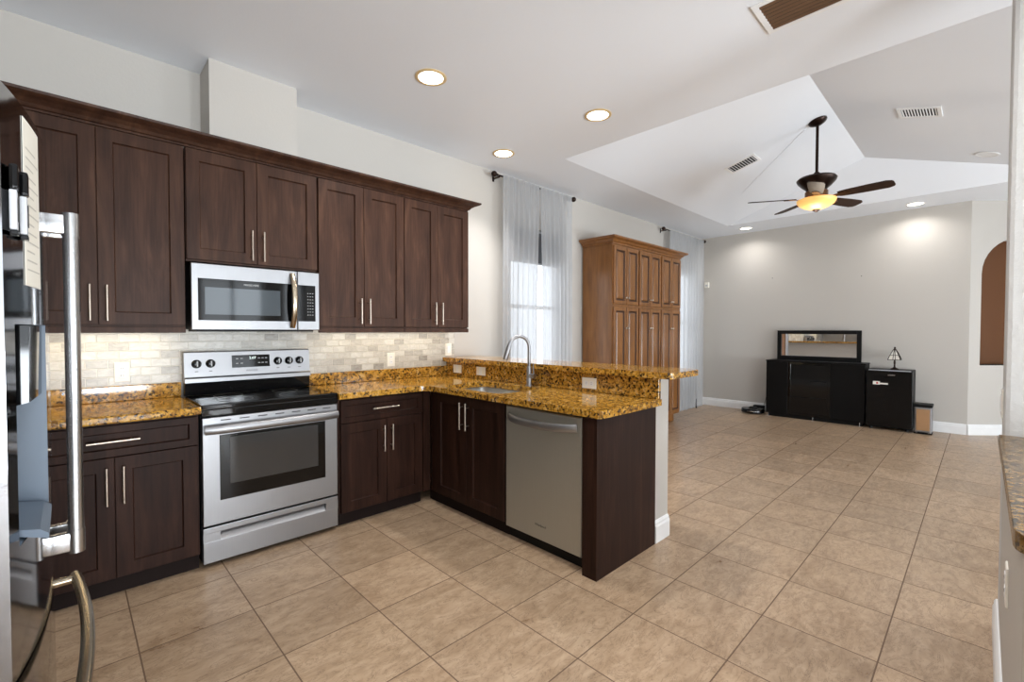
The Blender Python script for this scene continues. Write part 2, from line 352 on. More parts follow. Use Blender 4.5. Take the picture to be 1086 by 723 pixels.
# ceiling: flat kitchen part, flat border and the raised vault over the living area
VX0, VX1, VY0, VY1, YR, XR, ZR = 3.47, 7.50, -0.74, 2.84, 1.05, 7.10, ZC + 0.49
cm = MB()
cm.box(-1.2, VX0, -3.75, YW + 0.15, ZC, ZC + 0.1); cm.box(VX0, 9.4, VY1, YW + 0.15, ZC, ZC + 0.1)
cm.box(VX1, 9.4, VY0, VY1, ZC, ZC + 0.1); cm.box(VX0, 9.4, -3.75, VY0, ZC, ZC + 0.1)
b_ = cm.b; V = {k: b_.verts.new(p) for k, p in dict(a=(VX0, VY1, ZC), b=(VX1, VY1, ZC), c=(VX1, VY0, ZC), d=(VX0, VY0, ZC), e=(XR, YR, ZR), f=(VX0, YR, ZR)).items()}
for f in ('abef', 'cdfe', 'bce', 'daf'): b_.faces.new([V[k] for k in f])
ceil = struct(cm, 'ceiling', 'ceil')
MSL = (ZR - ZC) / (VY1 - YR)
# boxed chase above the wall cabinets, pony walls and the wall stub at the right
struct(MB().box(0.642, 1.155, 3.312, YW, 2.43, ZC), 'wall_chase', 'wall')
pw = MB(); pw.box(2.612, 2.80, 1.415, 3.55, 0, 1.038, 0.012)
struct(pw, 'wall_peninsula', 'wall')
st = MB(); st.box(2.70, 2.95, -0.95, -0.066, 0, ZC, 0.016); struct(st, 'wall_stub', 'stub')
st = MB(); st.box(1.37, 2.699, -0.19, -0.066, 0, 0.866, 0.012); struct(st, 'wall_pony', 'wall')
def baseb(name, segs):
    m = MB()
    for (p, q, n) in segs:
        p, q, n = Vector((p[0], p[1], 0)), Vector((q[0], q[1], 0)), Vector((n[0], n[1], 0)).normalized()
        m.prism([(0, 0), (0.016, 0), (0.016, 0.10), (0.012, 0.112), (0.012, 0.124), (0.006, 0.134), (0, 0.136)], lambda t, p=p, n=n: p + n * t[0] + Vector((0, 0, t[1])), lambda t, q=q, n=n: q + n * t[0] + Vector((0, 0, t[1])))
    return struct(m, name, 'white')
k5 = math.sqrt(.5)
baseb('baseboard_north', [((2.82, YW), (4.70, YW), (0, -1)), ((6.46, YW), (XE, YW), (0, -1))])
baseb('baseboard_east', [((XE, YW), (XE, 0.125), (-1, 0)), ((XE, 0.12), (XE + 1.3 * k5, 0.12 - 1.3 * k5), (-1, -1))])
pb = MB(); prof = [(0, 0), (0.018, 0), (0.018, 0.10), (0.013, 0.113), (0.013, 0.124), (0.006, 0.134), (0, 0.137)]
rr = []
for (x, y, nx, ny) in ((2.612, 1.415, 0, -1), (2.782, 1.415, 0, -1), (2.792, 1.419, .5, -.87), (2.797, 1.425, .87, -.5), (2.80, 1.435, 1, 0), (2.80, 3.55, 1, 0)):
    rr.append([pb.b.verts.new((x + nx * t[0], y + ny * t[0], t[1])) for t in prof])
for p, q in zip(rr, rr[1:]):
    for k in range(len(prof)): pb.b.faces.new((p[k], p[(k + 1) % len(prof)], q[(k + 1) % len(prof)], q[k]))
pb.b.faces.new(rr[0]); pb.b.faces.new(rr[-1][::-1]); struct(pb, 'baseboard_peninsula', 'white')
baseb('baseboard_pony', [((1.37, -0.066), (2.95, -0.066), (0, 1))])
# windows
def window(name, x0, x1, z0, z1, T, depth, rails=(0.5,), mull=(), sillo=True):
    m = MB(); f = 0.05
    def bx(a, b, c, d, w0=-0.09, w1=-0.04): m.tbox(T, a, b, c, d, w0, w1, 0.004)
    bx(x0, x0 + f, z0, z1); bx(x1 - f, x1, z0, z1); bx(x0 + f, x1 - f, z0, z0 + f); bx(x0 + f, x1 - f, z1 - f, z1)
    for r in rails: zz = z0 + (z1 - z0) * r; bx(x0 + f, x1 - f, zz - 0.022, zz + 0.022)
    for r in mull: xx = x0 + (x1 - x0) * r; bx(xx - 0.035, xx + 0.035, z0 + f, z1 - f)
    o = struct(m, name, 'white')
    g = MB(); g.tbox(T, x0 + f, x1 - f, z0 + f, z1 - f, -0.068, -0.063); g.obj('window_pane', 'pane', o)
    if sillo: s_ = MB(); s_.tbox(T, x0 - 0.03, x1 + 0.03, z0 - 0.03, z0 - 0.001, -0.035, 0.03, 0.006); s_.obj('window_sill', 'white', o)
    return o
window('window_1', *NW[0], KY(YW), 0.1, (0.526,)); window('window_2', *NW[1], KY(YW), 0.1, (0.5,))
for i, (h, r, mu) in enumerate(zip(SH, ((), (0.5,), (), (0.5,)), ((0.5,), (), (0.333, 0.667), (0.5,)))):
    window('window_%d' % (i + 3), *h, KYp(-3.6), 0.1, r, mu, h[2] > 0.3)
    x0, x1, z0, z1 = h
    area('daylight', ((x0 + x1) / 2, -3.9, (z0 + z1) / 2), (0, 1, 0), x1 - x0, z1 - z0, (18 if x0 < 3 else 25) * P_DAY * (x1 - x0) * (z1 - z0), (0.86, 0.935, 1.0))
    # uplight added outside each south window to brighten the ceiling
    area('added_ceiling_uplight', ((x0 + x1) / 2, -4.6, 0.5), (0, 1, 0.62), x1 - x0, 1.4, (150 if x0 < 3 else 74) * P_DAY * (x1 - x0) * (z1 - z0), (0.86, 0.935, 1.0))
for (x0, x1, z0, z1) in NW:
    area('daylight', ((x0 + x1) / 2, YW + 0.32, (z0 + z1) / 2), (0, -1, -0.15), x1 - x0, z1 - z0, 7.5 * P_DAY * (x1 - x0) * (z1 - z0), (0.93, 0.96, 1.0))
struct(MB().box(-6, 14, -12, -3.76, -0.2, -0.13), 'ground', 'ext'); struct(MB().box(-6, 14, 3.73, 12, -0.2, -0.13), 'ground_north', 'ext')

# ------------------------------------------------------------------ kitchen cabinets
SHAKER = [(0, 0.0), (0, 0.0185), (0.0015, 0.02), (0.066, 0.02), (0.0685, 0.0095), (0.072, 0.0065)]
def shaker(T, a0, a1, b0, b1, parent, mat, name='door', fw=0.066):
    pr = [(i if i < 0.06 else fw + (i - 0.066), c) for i, c in SHAKER]
    return MB().rings(T, a0, a1, b0, b1, pr).obj(name, mat, parent)
def pull(T, a, b, L, parent, vert=True, mat='nickel'):
    m = MB(); off = 0.052
    if vert:
        m.cyl(T(a, b - L / 2, off), T(a, b + L / 2, off), 0.006, 12)
        for e in (-1, 1): m.cyl(T(a, b + e * (L / 2 - 0.032), 0.0195), T(a, b + e * (L / 2 - 0.032), off), 0.005, 10)
    else:
        m.cyl(T(a - L / 2, b, off), T(a + L / 2, b, off), 0.006, 12)
        for e in (-1, 1): m.cyl(T(a + e * (L / 2 - 0.032), b, 0.0195), T(a + e * (L / 2 - 0.032), b, off), 0.005, 10)
    return m.obj('handle', mat, parent, smooth=True)
TU = KY(3.29)
def upper(x0, x1, mid, z0, label, rail=True, hl=0.19):
    t = thing('wall_cabinet', label, 'kitchen cabinet', ((x0 + x1) / 2, 3.55, z0), 'wall cabinets along the kitchen wall')
    MB().box(x0, x1, 3.291, 3.551, z0, 2.402).obj('body', 'up', t)
    d0 = z0 + 0.011
    for (a, b, hx) in ((x0 + 0.002, mid - 0.0015, mid - 0.034), (mid + 0.0015, x1 - 0.002, mid + 0.034)):
        d = shaker(TU, a, b, d0, 2.40, t, 'up'); pull(TU, hx, d0 + 0.02 + hl / 2, hl, d)
    if rail: MB().box(x0, x1, 3.272, 3.29, z0 - 0.034, z0 - 0.0005, 0.003).obj('light_rail', 'up', t)
    return t
upper(-0.262, 0.503, 0.121, 1.345, 'tall dark brown wall cabinet nearest the refrigerator, left of the microwave')
upper(0.510, 1.270, 0.888, 1.738, 'short dark brown wall cabinet directly above the microwave', False)
upper(1.278, 1.963, 1.619, 1.345, 'dark brown two door wall cabinet just right of the microwave')
upper(1.966, 2.628, 2.289, 1.345, 'dark brown two door wall cabinet at the right end, nearest the window')
# crown moulding with its return to the wall
cp = [(0.0, 2.404), (0.0, 2.415), (-0.012, 2.418), (-0.022, 2.432), (-0.045, 2.448), (-0.072, 2.458), (-0.086, 2.466), (-0.09, 2.478), (0.02, 2.478), (0.02, 2.404)]
cr = MB(); R = []
for (kx, ky) in (('l', 0), ('c', 0), ('r', 0)):
    ring = []
    for (o_, z) in cp:
        if kx == 'l': p = (-0.45, 3.272 + o_, z)
        elif kx == 'c': p = (2.622 - o_, 3.272 + o_, z)
        else: p = (2.622 - o_, 3.56, z)
        ring.append(cr.b.verts.new(p))
    R.append(ring)
for p, q in zip(R, R[1:]):
    for k in range(len(cp)): cr.b.faces.new((p[k], p[(k + 1) % len(cp)], q[(k + 1) % len(cp)], q[k]))
cr.b.faces.new(R[0]); cr.b.faces.new(R[-1][::-1])
tag(cr.obj('crown_molding', 'up', origin=(1.1, 3.4, 2.404)), 'dark brown crown molding running along the tops of the wall cabinets', 'molding')
# tile and granite behind the counters
bs = MB(); bs.box(-0.45, 2.68, 3.553, 3.5645, 0.90, 1.40); tag(bs.obj('tile_backsplash', 'brick', origin=(1.1, 3.56, 0.9)), 'cream marble brick tile backsplash between counters and wall cabinets', 'backsplash')
def splash(x0, x1, y0, y1, z1, label):
    return tag(MB().box(x0, x1, y0, y1, 0.9078, z1).obj('granite_upstand', 'granite', origin=((x0 + x1) / 2, (y0 + y1) / 2, 0.9078), bevel=0.004), label, 'granite upstand')
splash(-0.45, 0.515, 3.531, 3.5525, 0.998, 'short golden brown granite upstand left of the stove')
splash(1.284, 2.5815, 3.531, 3.5525, 0.998, 'long golden brown granite upstand right of the stove against the tile')
splash(2.582, 2.611, 1.372, 3.5525, 1.0375, 'tall golden granite upstand behind the sink under the raised bar')
# counters
def rnd(cx, cy, r, a0, a1, n=6): return [(cx + r * math.cos(math.radians(a0 + (a1 - a0) * i / n)), cy + r * math.sin(math.radians(a0 + (a1 - a0) * i / n))) for i in range(n + 1)]
tag(MB().plate([[(-0.45, 2.955), (0.5195, 2.955), (0.5195, 3.552), (-0.45, 3.552)]], 0.8675, 0.9075).obj('countertop', 'granite', origin=(0.03, 3.25, 0.8675), bevel=0.009), 'golden granite countertop left of the stove, beside the refrigerator', 'countertop')
SKX0, SKX1, SKY0, SKY1 = 2.04, 2.46, 2.215, 2.86
sk = rnd(SKX1 - .06, SKY1 - .06, .06, 0, 90) + rnd(SKX0 + .06, SKY1 - .06, .06, 90, 180) + rnd(SKX0 + .06, SKY0 + .06, .06, 180, 270) + rnd(SKX1 - .06, SKY0 + .06, .06, 270, 360)
cl = [(1.2835, 2.955)] + rnd(1.895, 2.885, 0.07, 90, 0) + rnd(1.99, 1.39, 0.025, 180, 270, 4) + [(2.60, 1.365), (2.60, 1.371), (2.605, 1.371)]
cl = [(1.2835, 2.955)] + rnd(1.895, 2.885, 0.07, 90, 0) + rnd(1.99, 1.39, 0.025, 180, 270, 4) + [(2.611, 1.365), (2.611, 3.552), (1.2835, 3.552)]
tag(MB().plate([cl, sk], 0.8675, 0.9075).obj('countertop', 'granite', origin=(1.9, 3.0, 0.8675), bevel=0.009), 'L shaped golden granite countertop holding the sink, right of the stove', 'countertop')
bt = rnd(2.57, 1.30, 0.03, 180, 270, 4) + rnd(2.89, 1.34, 0.07, 270, 360) + [(2.96, 3.552), (2.54, 3.552)]
tag(MB().plate([bt], 1.0385, 1.0765).obj('bar_top', 'granite', origin=(2.77, 2.4, 1.0385), bevel=0.011), 'raised golden granite bar top on the peninsula half wall', 'bar top')
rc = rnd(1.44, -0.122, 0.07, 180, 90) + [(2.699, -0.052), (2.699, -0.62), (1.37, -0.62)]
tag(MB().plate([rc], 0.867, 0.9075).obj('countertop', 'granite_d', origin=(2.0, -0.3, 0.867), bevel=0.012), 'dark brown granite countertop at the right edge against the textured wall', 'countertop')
# base cabinets
TB = KY(3.005)
def base_cab(x0, x1, mid, drawer_x, label, hl=0.185):
    t = thing('base_cabinet', label, 'kitchen cabinet', ((x0 + x1) / 2, 3.3, 0))
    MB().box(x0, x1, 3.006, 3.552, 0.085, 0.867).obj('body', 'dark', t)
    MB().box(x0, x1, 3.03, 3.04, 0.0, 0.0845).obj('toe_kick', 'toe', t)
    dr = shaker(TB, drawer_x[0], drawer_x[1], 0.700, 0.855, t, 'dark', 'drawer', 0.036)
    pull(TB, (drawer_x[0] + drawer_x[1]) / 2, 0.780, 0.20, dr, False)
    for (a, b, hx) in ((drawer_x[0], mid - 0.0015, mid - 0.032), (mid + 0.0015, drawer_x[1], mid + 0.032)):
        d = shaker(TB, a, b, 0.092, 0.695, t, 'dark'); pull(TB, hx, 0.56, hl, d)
    return t
base_cab(-0.20, 0.512, 0.160, (-0.19, 0.504), 'dark brown base cabinet left of the stove, beside the refrigerator')
t = base_cab(1.288, 1.955, 1.645, (1.306, 1.945), 'dark brown base cabinet with one drawer just right of the stove')
MB().box(1.9555, 2.02, 2.99, 3.04, 0.085, 0.867).obj('corner_filler', 'dark', t)
# sink cabinet on the peninsula
TP = KX(2.02)
t = thing('sink_cabinet', 'dark brown two door cabinet under the sink, left of the dishwasher', 'kitchen cabinet', (2.3, 2.55, 0))
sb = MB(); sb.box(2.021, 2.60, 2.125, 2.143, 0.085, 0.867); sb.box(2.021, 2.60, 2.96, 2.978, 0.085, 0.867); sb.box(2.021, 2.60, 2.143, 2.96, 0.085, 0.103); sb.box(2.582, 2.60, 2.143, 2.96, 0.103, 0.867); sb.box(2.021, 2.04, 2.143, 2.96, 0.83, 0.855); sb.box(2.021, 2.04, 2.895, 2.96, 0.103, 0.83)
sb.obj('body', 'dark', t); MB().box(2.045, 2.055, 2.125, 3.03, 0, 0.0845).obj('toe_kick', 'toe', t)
for (a, b, hy) in ((2.518, 2.893, 2.556), (2.130, 2.515, 2.49)):
    d = shaker(TP, a, b, 0.095, 0.858, t, 'dark'); pull(TP, hy, 0.725, 0.19, d)
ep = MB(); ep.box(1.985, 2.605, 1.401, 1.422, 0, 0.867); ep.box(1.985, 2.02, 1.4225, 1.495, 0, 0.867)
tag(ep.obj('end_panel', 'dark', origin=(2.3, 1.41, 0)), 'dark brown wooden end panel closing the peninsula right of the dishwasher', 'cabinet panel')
# sink
s_ = MB(); R = []
def skl(i, z): return [((x - 2.25) * (1 - i / 0.21) + 2.25, (y - 2.5375) * (1 - i / 0.3225) + 2.5375, z) for x, y in sk]
for (i, z) in ((-0.02, 0.8665), (-0.02, 0.862), (-0.004, 0.862), (0.0, 0.72), (0.02, 0.69), (0.10, 0.682)): R.append([s_.b.verts.new(p) for p in skl(i, z)])
R0 = [s_.b.verts.new(p) for p in skl(0.001, 0.8665)]
for p, q in list(zip(R[2:], R[3:])) + [(R[0], R[1]), (R[1], R[2])]:
    for k in range(len(sk)): s_.b.faces.new((p[k], p[(k + 1) % len(sk)], q[(k + 1) % len(sk)], q[k]))
s_.b.faces.new(R[-1]); bmesh.ops.delete(s_.b, geom=R0, context='VERTS')
t = thing('kitchen_sink', 'stainless steel undermount sink set in the peninsula counter', 'sink', (2.25, 2.5375, 0.68))
s_.obj('basin', 'sink', t, smooth=True)
MB().lathe([(0.045, 0.683), (0.045, 0.686), (0.036, 0.687), (0.03, 0.684), (0.004, 0.684)], (2.25, 2.5375, 0), 24).obj('drain', 'chrome', t, smooth=True)
# faucet
t = thing('kitchen_faucet', 'tall brushed steel gooseneck faucet behind the sink', 'faucet', (2.485, 2.40, 0.9078))
FX, FY = 2.505, 2.39
m = MB(); m.lathe([(0.027, 0.9078), (0.027, 0.914), (0.02, 0.918), (0.0185, 1.05), (0.0135, 1.06)], (FX, FY, 0), 24); m.obj('base', 'steel', t, smooth=True)
arc = [(FX, FY, 1.06), (FX, FY, 1.20)]
dx, dy = -0.96, 0.28
for i in range(1, 13):
    a = math.pi * i / 12 * 0.93; arc.append((FX + dx * 0.085 * (1 - math.cos(a)), FY + dy * 0.085 * (1 - math.cos(a)), 1.20 + 0.085 * math.sin(a)))
m = MB(); m.tube(arc, 0.0125, 14); m.obj('spout', 'steel', t, smooth=True)
e = Vector(arc[-1]); d_ = (e - Vector(arc[-2])).normalized()
m = MB(); m.tube([e - d_ * 0.01, e + d_ * 0.015, e + d_ * 0.105, e + d_ * 0.112], [0.0135, 0.0165, 0.0195, 0.0165], 16); m.obj('spray_head', 'steel', t, smooth=True)
m = MB(); m.cyl((FX, FY - 0.015, 0.985), (FX, FY - 0.058, 0.985), 0.0185, 18); lv = m.obj('handle', 'chrome', t, smooth=True)
m = MB(); m.tube([(FX, FY - 0.045, 1.0), (FX - 0.004, FY - 0.047, 1.05), (FX - 0.008, FY - 0.050, 1.085)], [0.006, 0.005, 0.004], 10); m.obj('lever', 'steel', lv, smooth=True)

# ------------------------------------------------------------------ stove
t = thing('stove', 'stainless steel freestanding electric stove with black glass cooktop', 'stove', (0.9, 3.25, 0))
X0, X1, YF = 0.5225, 1.2805, 2.995
m = MB(); m.box(X0, X1, YF + 0.028, 3.528, 0.03, 0.868); m.box(X0 + 0.03, X1 - 0.03, YF + 0.06, 3.50, 0.0, 0.03); m.obj('body', 'blackm', t)
m = MB(); m.box(X0 - 0.0005, X1 + 0.0005, YF - 0.02, 3.46, 0.885, 0.914, 0.006); m.box(X0 - 0.0005, X1 + 0.0005, YF - 0.02, YF + 0.027, 0.848, 0.886, 0.004); ck = m.obj('cooktop', 'glassblack', t)
for (bx_, by_, br_) in ((0.72, 3.12, 0.095), (1.08, 3.11, 0.115), (0.73, 3.34, 0.08), (1.07, 3.34, 0.08)):
    MB().lathe([(br_, 0.9141), (br_, 0.9146), (br_ - 0.004, 0.9146), (br_ - 0.004, 0.9141)], (bx_, by_, 0), 40, close=False).obj('burner_ring', 'printd', ck)
m = MB(); m.rings(KY(YF + 0.027), X0 + 0.001, X1 - 0.001, 0.236, 0.842, [(0, 0), (0, 0.040), (0.004, 0.045)]); dr = m.obj('oven_door', 'steel', t)
m = MB(); m.rings(KY(YF - 0.0185), 0.606, 1.197, 0.370, 0.738, [(0, 0), (0, 0.002), (0.002, 0.003)]); m.obj('window_frame', 'glassblack', dr)
m = MB(); m.rings(KY(YF - 0.0217), 0.655, 1.150, 0.455, 0.720, [(0, 0), (0, 0.0012), (0.001, 0.0015)]); m.obj('window_glass', 'ovenglass', dr)
# door handle: a wide rounded bar
m = MB(); pts = []
n = 14
for i in range(n + 1):
    f = i / n; x = X0 + 0.012 + (X1 - X0 - 0.024) * f; y = YF - 0.062 + 0.022 * (abs(2 * f - 1) ** 6); pts.append((x, y, 0.776))
m.tube(pts, 0.03, 16, True, (0.6, 0.86))
for xx in (X0 + 0.03, X1 - 0.03): m.box(xx - 0.014, xx + 0.014, YF - 0.05, YF - 0.018, 0.765, 0.79, 0.004)
m.obj('handle', 'steel', dr, smooth=True)
for i in range(7): a = X0 + 0.09 + i * 0.095; m = MB(); m.box(a, a + 0.05, YF - 0.0195, YF - 0.0179, 0.818, 0.824); m.obj('vent_slot', 'slot', dr)
# warming drawer with a recessed grip
m = MB(); T_ = KY(YF + 0.027)
m.tbox(T_, X0 + 0.001, X1 - 0.001, 0.028, 0.148, 0, 0.044, 0.003); m.tbox(T_, X0 + 0.001, X1 - 0.001, 0.194, 0.226, 0, 0.044, 0.003); m.tbox(T_, X0 + 0.001, 0.605, 0.146, 0.196, 0, 0.0435); m.tbox(T_, 1.199, X1 - 0.001, 0.146, 0.196, 0, 0.0435)
m.prism([(0.146, 0.0435), (0.152, 0.018), (0.19, 0.006), (0.196, 0.0)], lambda p: T_(0.605, p[0], p[1]), lambda p: T_(1.199, p[0], p[1]))
m.obj('drawer', 'steel', t)
# back guard
m = MB(); T_ = lambda p: None
gp = [(3.470, 0.9145), (3.466, 0.935), (3.462, 0.995), (3.52, 0.995), (3.52, 0.9145)]
m.prism(gp, lambda p: (X0, p[0], p[1]), lambda p: (X1, p[0], p[1])); m.obj('lower_guard', 'glassblack', t)
gp = [(3.447, 0.9955), (3.447, 1.02), (3.462, 1.03), (3.478, 1.184), (3.487, 1.189), (3.53, 1.189), (3.53, 0.9955)]
m = MB(); m.prism(gp, lambda p: (X0 - 0.002, p[0], p[1]), lambda p: (X1 + 0.002, p[0], p[1])); gd = m.obj('control_panel', 'steel', t)
sl = math.atan2(0.016, 0.154)
def gpt(x, z, off=0.0): return Vector((x, 3.462 + (z - 1.03) * 0.104 - off, z))
m = MB(); v = [gpt(0.782, 1.078, .0004), gpt(1.012, 1.078, .0004), gpt(1.012, 1.160, .0004), gpt(0.782, 1.160, .0004)]; f_ = Vector((0, -0.004, 0.0))
m._quadbox([*v, *[p + f_ for p in v]]); dp = m.obj('display', 'glassblack', gd)
tx = text('clock_digits', '2:07', 0.024, gpt(0.905, 1.139, .0062), (math.pi / 2 + -sl, 0, 0), 'led', dp)
for (cx, cz) in ((0.812, 1.137), (0.838, 1.137), (0.812, 1.106), (0.838, 1.106), (0.945, 1.137), (0.967, 1.137), (0.989, 1.137), (0.945, 1.106), (0.967, 1.106), (0.989, 1.106)):
    p = gpt(cx, cz, .0048); m = MB(); m.box(p.x - .007, p.x + .007, p.y - .0006, p.y + .0004, p.z - .0022, p.z + .0022); m.obj('key_legend', 'print', dp)
for kx in (0.585, 0.661, 1.065, 1.139, 1.211):
    p = gpt(kx, 1.112, -0.001); rm = Matrix.Rotation(sl, 3, 'X')
    m = MB(); m.lathe([(0.027, 0.0), (0.027, 0.008), (0.023, 0.012), (0.019, 0.032), (0.014, 0.034)], p, 24, '-Y'); kb = m.obj('knob', 'black', gd, smooth=True)
    MB().box(kx - 0.0035, kx + 0.0035, p.y - 0.037, p.y - 0.033, p.z - 0.015, p.z + 0.019).obj('pointer', 'print', kb)
for kx in (0.585, 0.661, 1.065, 1.139, 1.211): p = gpt(kx, 1.064, .0006); m = MB(); m.box(kx - .009, kx + .009, p.y - .0008, p.y + .001, p.z - .0025, p.z + .0025); m.obj('knob_legend', 'printd', gd)
text('brand_lettering', 'FRIGIDAIRE', 0.014, gpt(0.90, 1.056, .0012), (math.pi / 2 - sl, 0, 0), 'printd', gd)
# ------------------------------------------------------------------ microwave
t = thing('microwave', 'stainless steel over the range microwave with black glass door', 'microwave', (0.9, 3.4, 1.326))
X0, X1 = 0.524, 1.268; TM = KY(3.258)
m = MB(); m.box(X0 + 0.004, X1 - 0.004, 3.259, 3.5525, 1.332, 1.724); m.obj('body', 'blackm', t)
m = MB(); m.rings(TM, X0, 1.1195, 1.328, 1.7245, [(0, 0), (0, 0.019), (0.004, 0.023)]); dr = m.obj('door', 'steel', t)
m = MB(); m.rings(KY(3.2352), 0.558, 1.112, 1.386, 1.636, [(0, 0), (0, 0.0015), (0.001, 0.002)]); gl = m.obj('door_glass', 'glassblack', dr)
m = MB(); m.rings(KY(3.2329), 0.592, 1.012, 1.421, 1.585, [(0, 0), (0, 0.0008), (0.0008, 0.001)]); m.obj('viewing_window', 'microglass', gl)
text('brand_lettering', 'FRIGIDAIRE', 0.017, (0.842, 3.2325, 1.610), RY, 'print', gl)
m = MB(); pts = [(1.088, 3.236 - 0.052 * (1 - (abs(2 * i / 16 - 1)) ** 2.4) - 0.004, 1.345 + 0.36 * i / 16) for i in range(17)]; m.tube(pts, 0.017, 14, True, (1.0, 0.45)); m.obj('handle', 'bronze_bar', dr, smooth=True)
m = MB(); m.rings(TM, 1.1225, X1, 1.328, 1.7245, [(0, 0), (0, 0.019), (0.004, 0.023)]); cpn = m.obj('control_panel', 'steel', t)
m = MB(); m.rings(KY(3.2352), 1.1245, 1.240, 1.388, 1.634, [(0, 0), (0, 0.0015), (0.001, 0.002)]); kp = m.obj('keypad', 'glassblack', cpn)
for r in range(8):
    for c in range(3): m = MB(); m.box(1.186 + c * 0.016, 1.193 + c * 0.016, 3.2327, 3.2333, 1.43 + r * 0.021, 1.4335 + r * 0.021); m.obj('key_legend', 'print', kp)
m = MB(); m.box(X0 + 0.03, X1 - 0.03, 3.27, 3.52, 1.318, 1.3315); m.obj('vent_grille', 'blackm', t)
# ------------------------------------------------------------------ dishwasher
t = thing('dishwasher', 'stainless steel dishwasher in the peninsula, between sink cabinet and end panel', 'dishwasher', (2.3, 1.81, 0))
m = MB(); m.box(2.035, 2.58, 1.525, 2.112, 0.09, 0.862); m.obj('body', 'blackm', t)
m = MB(); m.box(2.05, 2.06, 1.50, 2.122, 0, 0.0895); m.obj('toe_kick', 'blackm', t)
m = MB(); m.rings(KX(2.034), 1.517, 2.118, 0.077, 0.850, [(0, 0), (0, 0.024), (0.005, 0.029)]); dr = m.obj('door', 'steel2', t)
m = MB(); pts = []
for i in range(17):
    f = i / 16; pts.append((2.005 - 0.048 * (1 - abs(2 * f - 1) ** 4) - 0.002, 1.548 + 0.54 * f, 0.776 - 0.012 * (1 - abs(2 * f - 1) ** 2) + 0.012))
m.tube(pts, 0.024, 14, True, (0.4, 1.0)); m.obj('handle', 'steel', dr, smooth=True)
text('brand_lettering', 'Whirlpool', 0.021, (2.0043, 1.818, 0.165), RX, 'printd', dr)

# ------------------------------------------------------------------ refrigerator
t = thing('refrigerator', 'stainless steel french door refrigerator at the left edge with long bar handles', 'refrigerator', (-0.45, 1.56, 0))
FY0, FYC, FY1 = 1.17, 1.575, 2.03
def fx(y): return -0.031 - 0.28 * (y - FYC) ** 2
m = MB(); m.box(-0.93, -0.15, FY0 + 0.005, FY1 - 0.005, 0.02, 1.735); m.box(-0.9, -0.16, FY0 + 0.03, FY1 - 0.03, 0, 0.02); m.obj('body', 'blackm', t)
def curved_panel(y0, y1, z0, z1, hole=None):
    ys = [y0 + (y1 - y0) * i / 12 for i in range(13)]; zs = [z0, z1]
    if hole: ys = sorted(set([round(y, 5) for y in ys if not (hole[0] < y < hole[1])] + [hole[0] + (hole[1] - hole[0]) * i / 6 for i in range(7)])); zs = [z0, hole[2], hole[3], z1]
    m = MB(); b = m.b; F = {}; B = {}
    for i, y in enumerate(ys):
        for j, z in enumerate(zs): F[i, j] = b.verts.new((fx(y), y, z)); B[i, j] = b.verts.new((-0.145, y, z))
    n, q = len(ys) - 1, len(zs) - 1
    for i in range(n):
        for j in range(q):
            if hole and hole[0] - 1e-6 <= ys[i] < hole[1] - 1e-6 and j == 1: continue
            b.faces.new((F[i, j], F[i + 1, j], F[i + 1, j + 1], F[i, j + 1]))
        b.faces.new((F[i, 0], F[i + 1, 0], B[i + 1, 0], B[i, 0])); b.faces.new((F[i, q], F[i + 1, q], B[i + 1, q], B[i, q]))
    for j in range(q):
        for i in (0, n): b.faces.new((F[i, j], F[i, j + 1], B[i, j + 1], B[i, j]))
    b.faces.new([B[0, 0], B[n, 0], B[n, q], B[0, q]]); return m
HO = (1.215, 1.46, 0.93, 1.335)
d1 = curved_panel(FY0, FYC - 0.003, 0.70, 1.75, HO).obj('left_door', 'steelh', t, smooth=True)
d2 = curved_panel(FYC + 0.003, FY1, 0.70, 1.75).obj('right_door', 'steelh', t, smooth=True)
dw = curved_panel(FY0, FY1, 0.07, 0.693).obj('freezer_drawer', 'steelh', t, smooth=True)
# dispenser recess
m = MB(); y0, y1, z0, z1 = HO; xb = -0.125; b = m.b
fr = [(fx(y0), y0, z0), (fx(y1), y1, z0), (fx(y1), y1, z1), (fx(y0), y0, z1)]; bk = [(xb, y0 + .02, z0 + .03), (xb, y1 - .01, z0 + .03), (xb, y1 - .01, z1), (xb, y0 + .02, z1)]
fv = [b.verts.new(p) for p in fr]; bv = [b.verts.new(p) for p in bk]
for k in range(4): b.faces.new((fv[k], fv[(k + 1) % 4], bv[(k + 1) % 4], bv[k]))
b.faces.new(bv); dsp = m.obj('dispenser', 'recess', d1)
m = MB(); m.prism([(-0.12, 1.165), (-0.042, 1.185), (-0.040, 1.333), (-0.12, 1.333)], lambda p: (p[0] - .012, y0 + 0.06, p[1]), lambda p: (p[0], y1 - 0.011, p[1])); m.obj('control_pad', 'glassblack', dsp)
m = MB(); m.prism([(-0.115, 0.962), (-0.042, 0.945), (-0.03, 0.935), (-0.03, 0.925), (-0.045, 0.93), (-0.115, 0.955)], lambda p: (p[0], y0 + 0.03, p[1]), lambda p: (p[0], y1 - 0.012, p[1])); m.obj('drip_tray', 'recess', dsp)
m = MB(); m.box(-0.1, -0.075, 1.30, 1.36, 1.02, 1.15, 0.006); m.obj('paddle', 'blackm', dsp)
def bar_handle(par, y, sgn):
    m = MB(); xh = 0.0095
    m.cyl((xh, y, 0.785), (xh, y, 1.598), 0.0145, 20)
    for zz in (0.785, 1.548): m.cyl((xh, y, zz), (xh, y, zz + 0.056), 0.0162, 20); m.box(-0.036, xh, y - 0.011, y + 0.011, zz + 0.006, zz + 0.05, 0.003)
    return m.obj('handle', 'chrome', par, smooth=True)
bar_handle(d1, 1.535, 1); bar_handle(d2, 1.615, 1)
m = MB(); pts = []
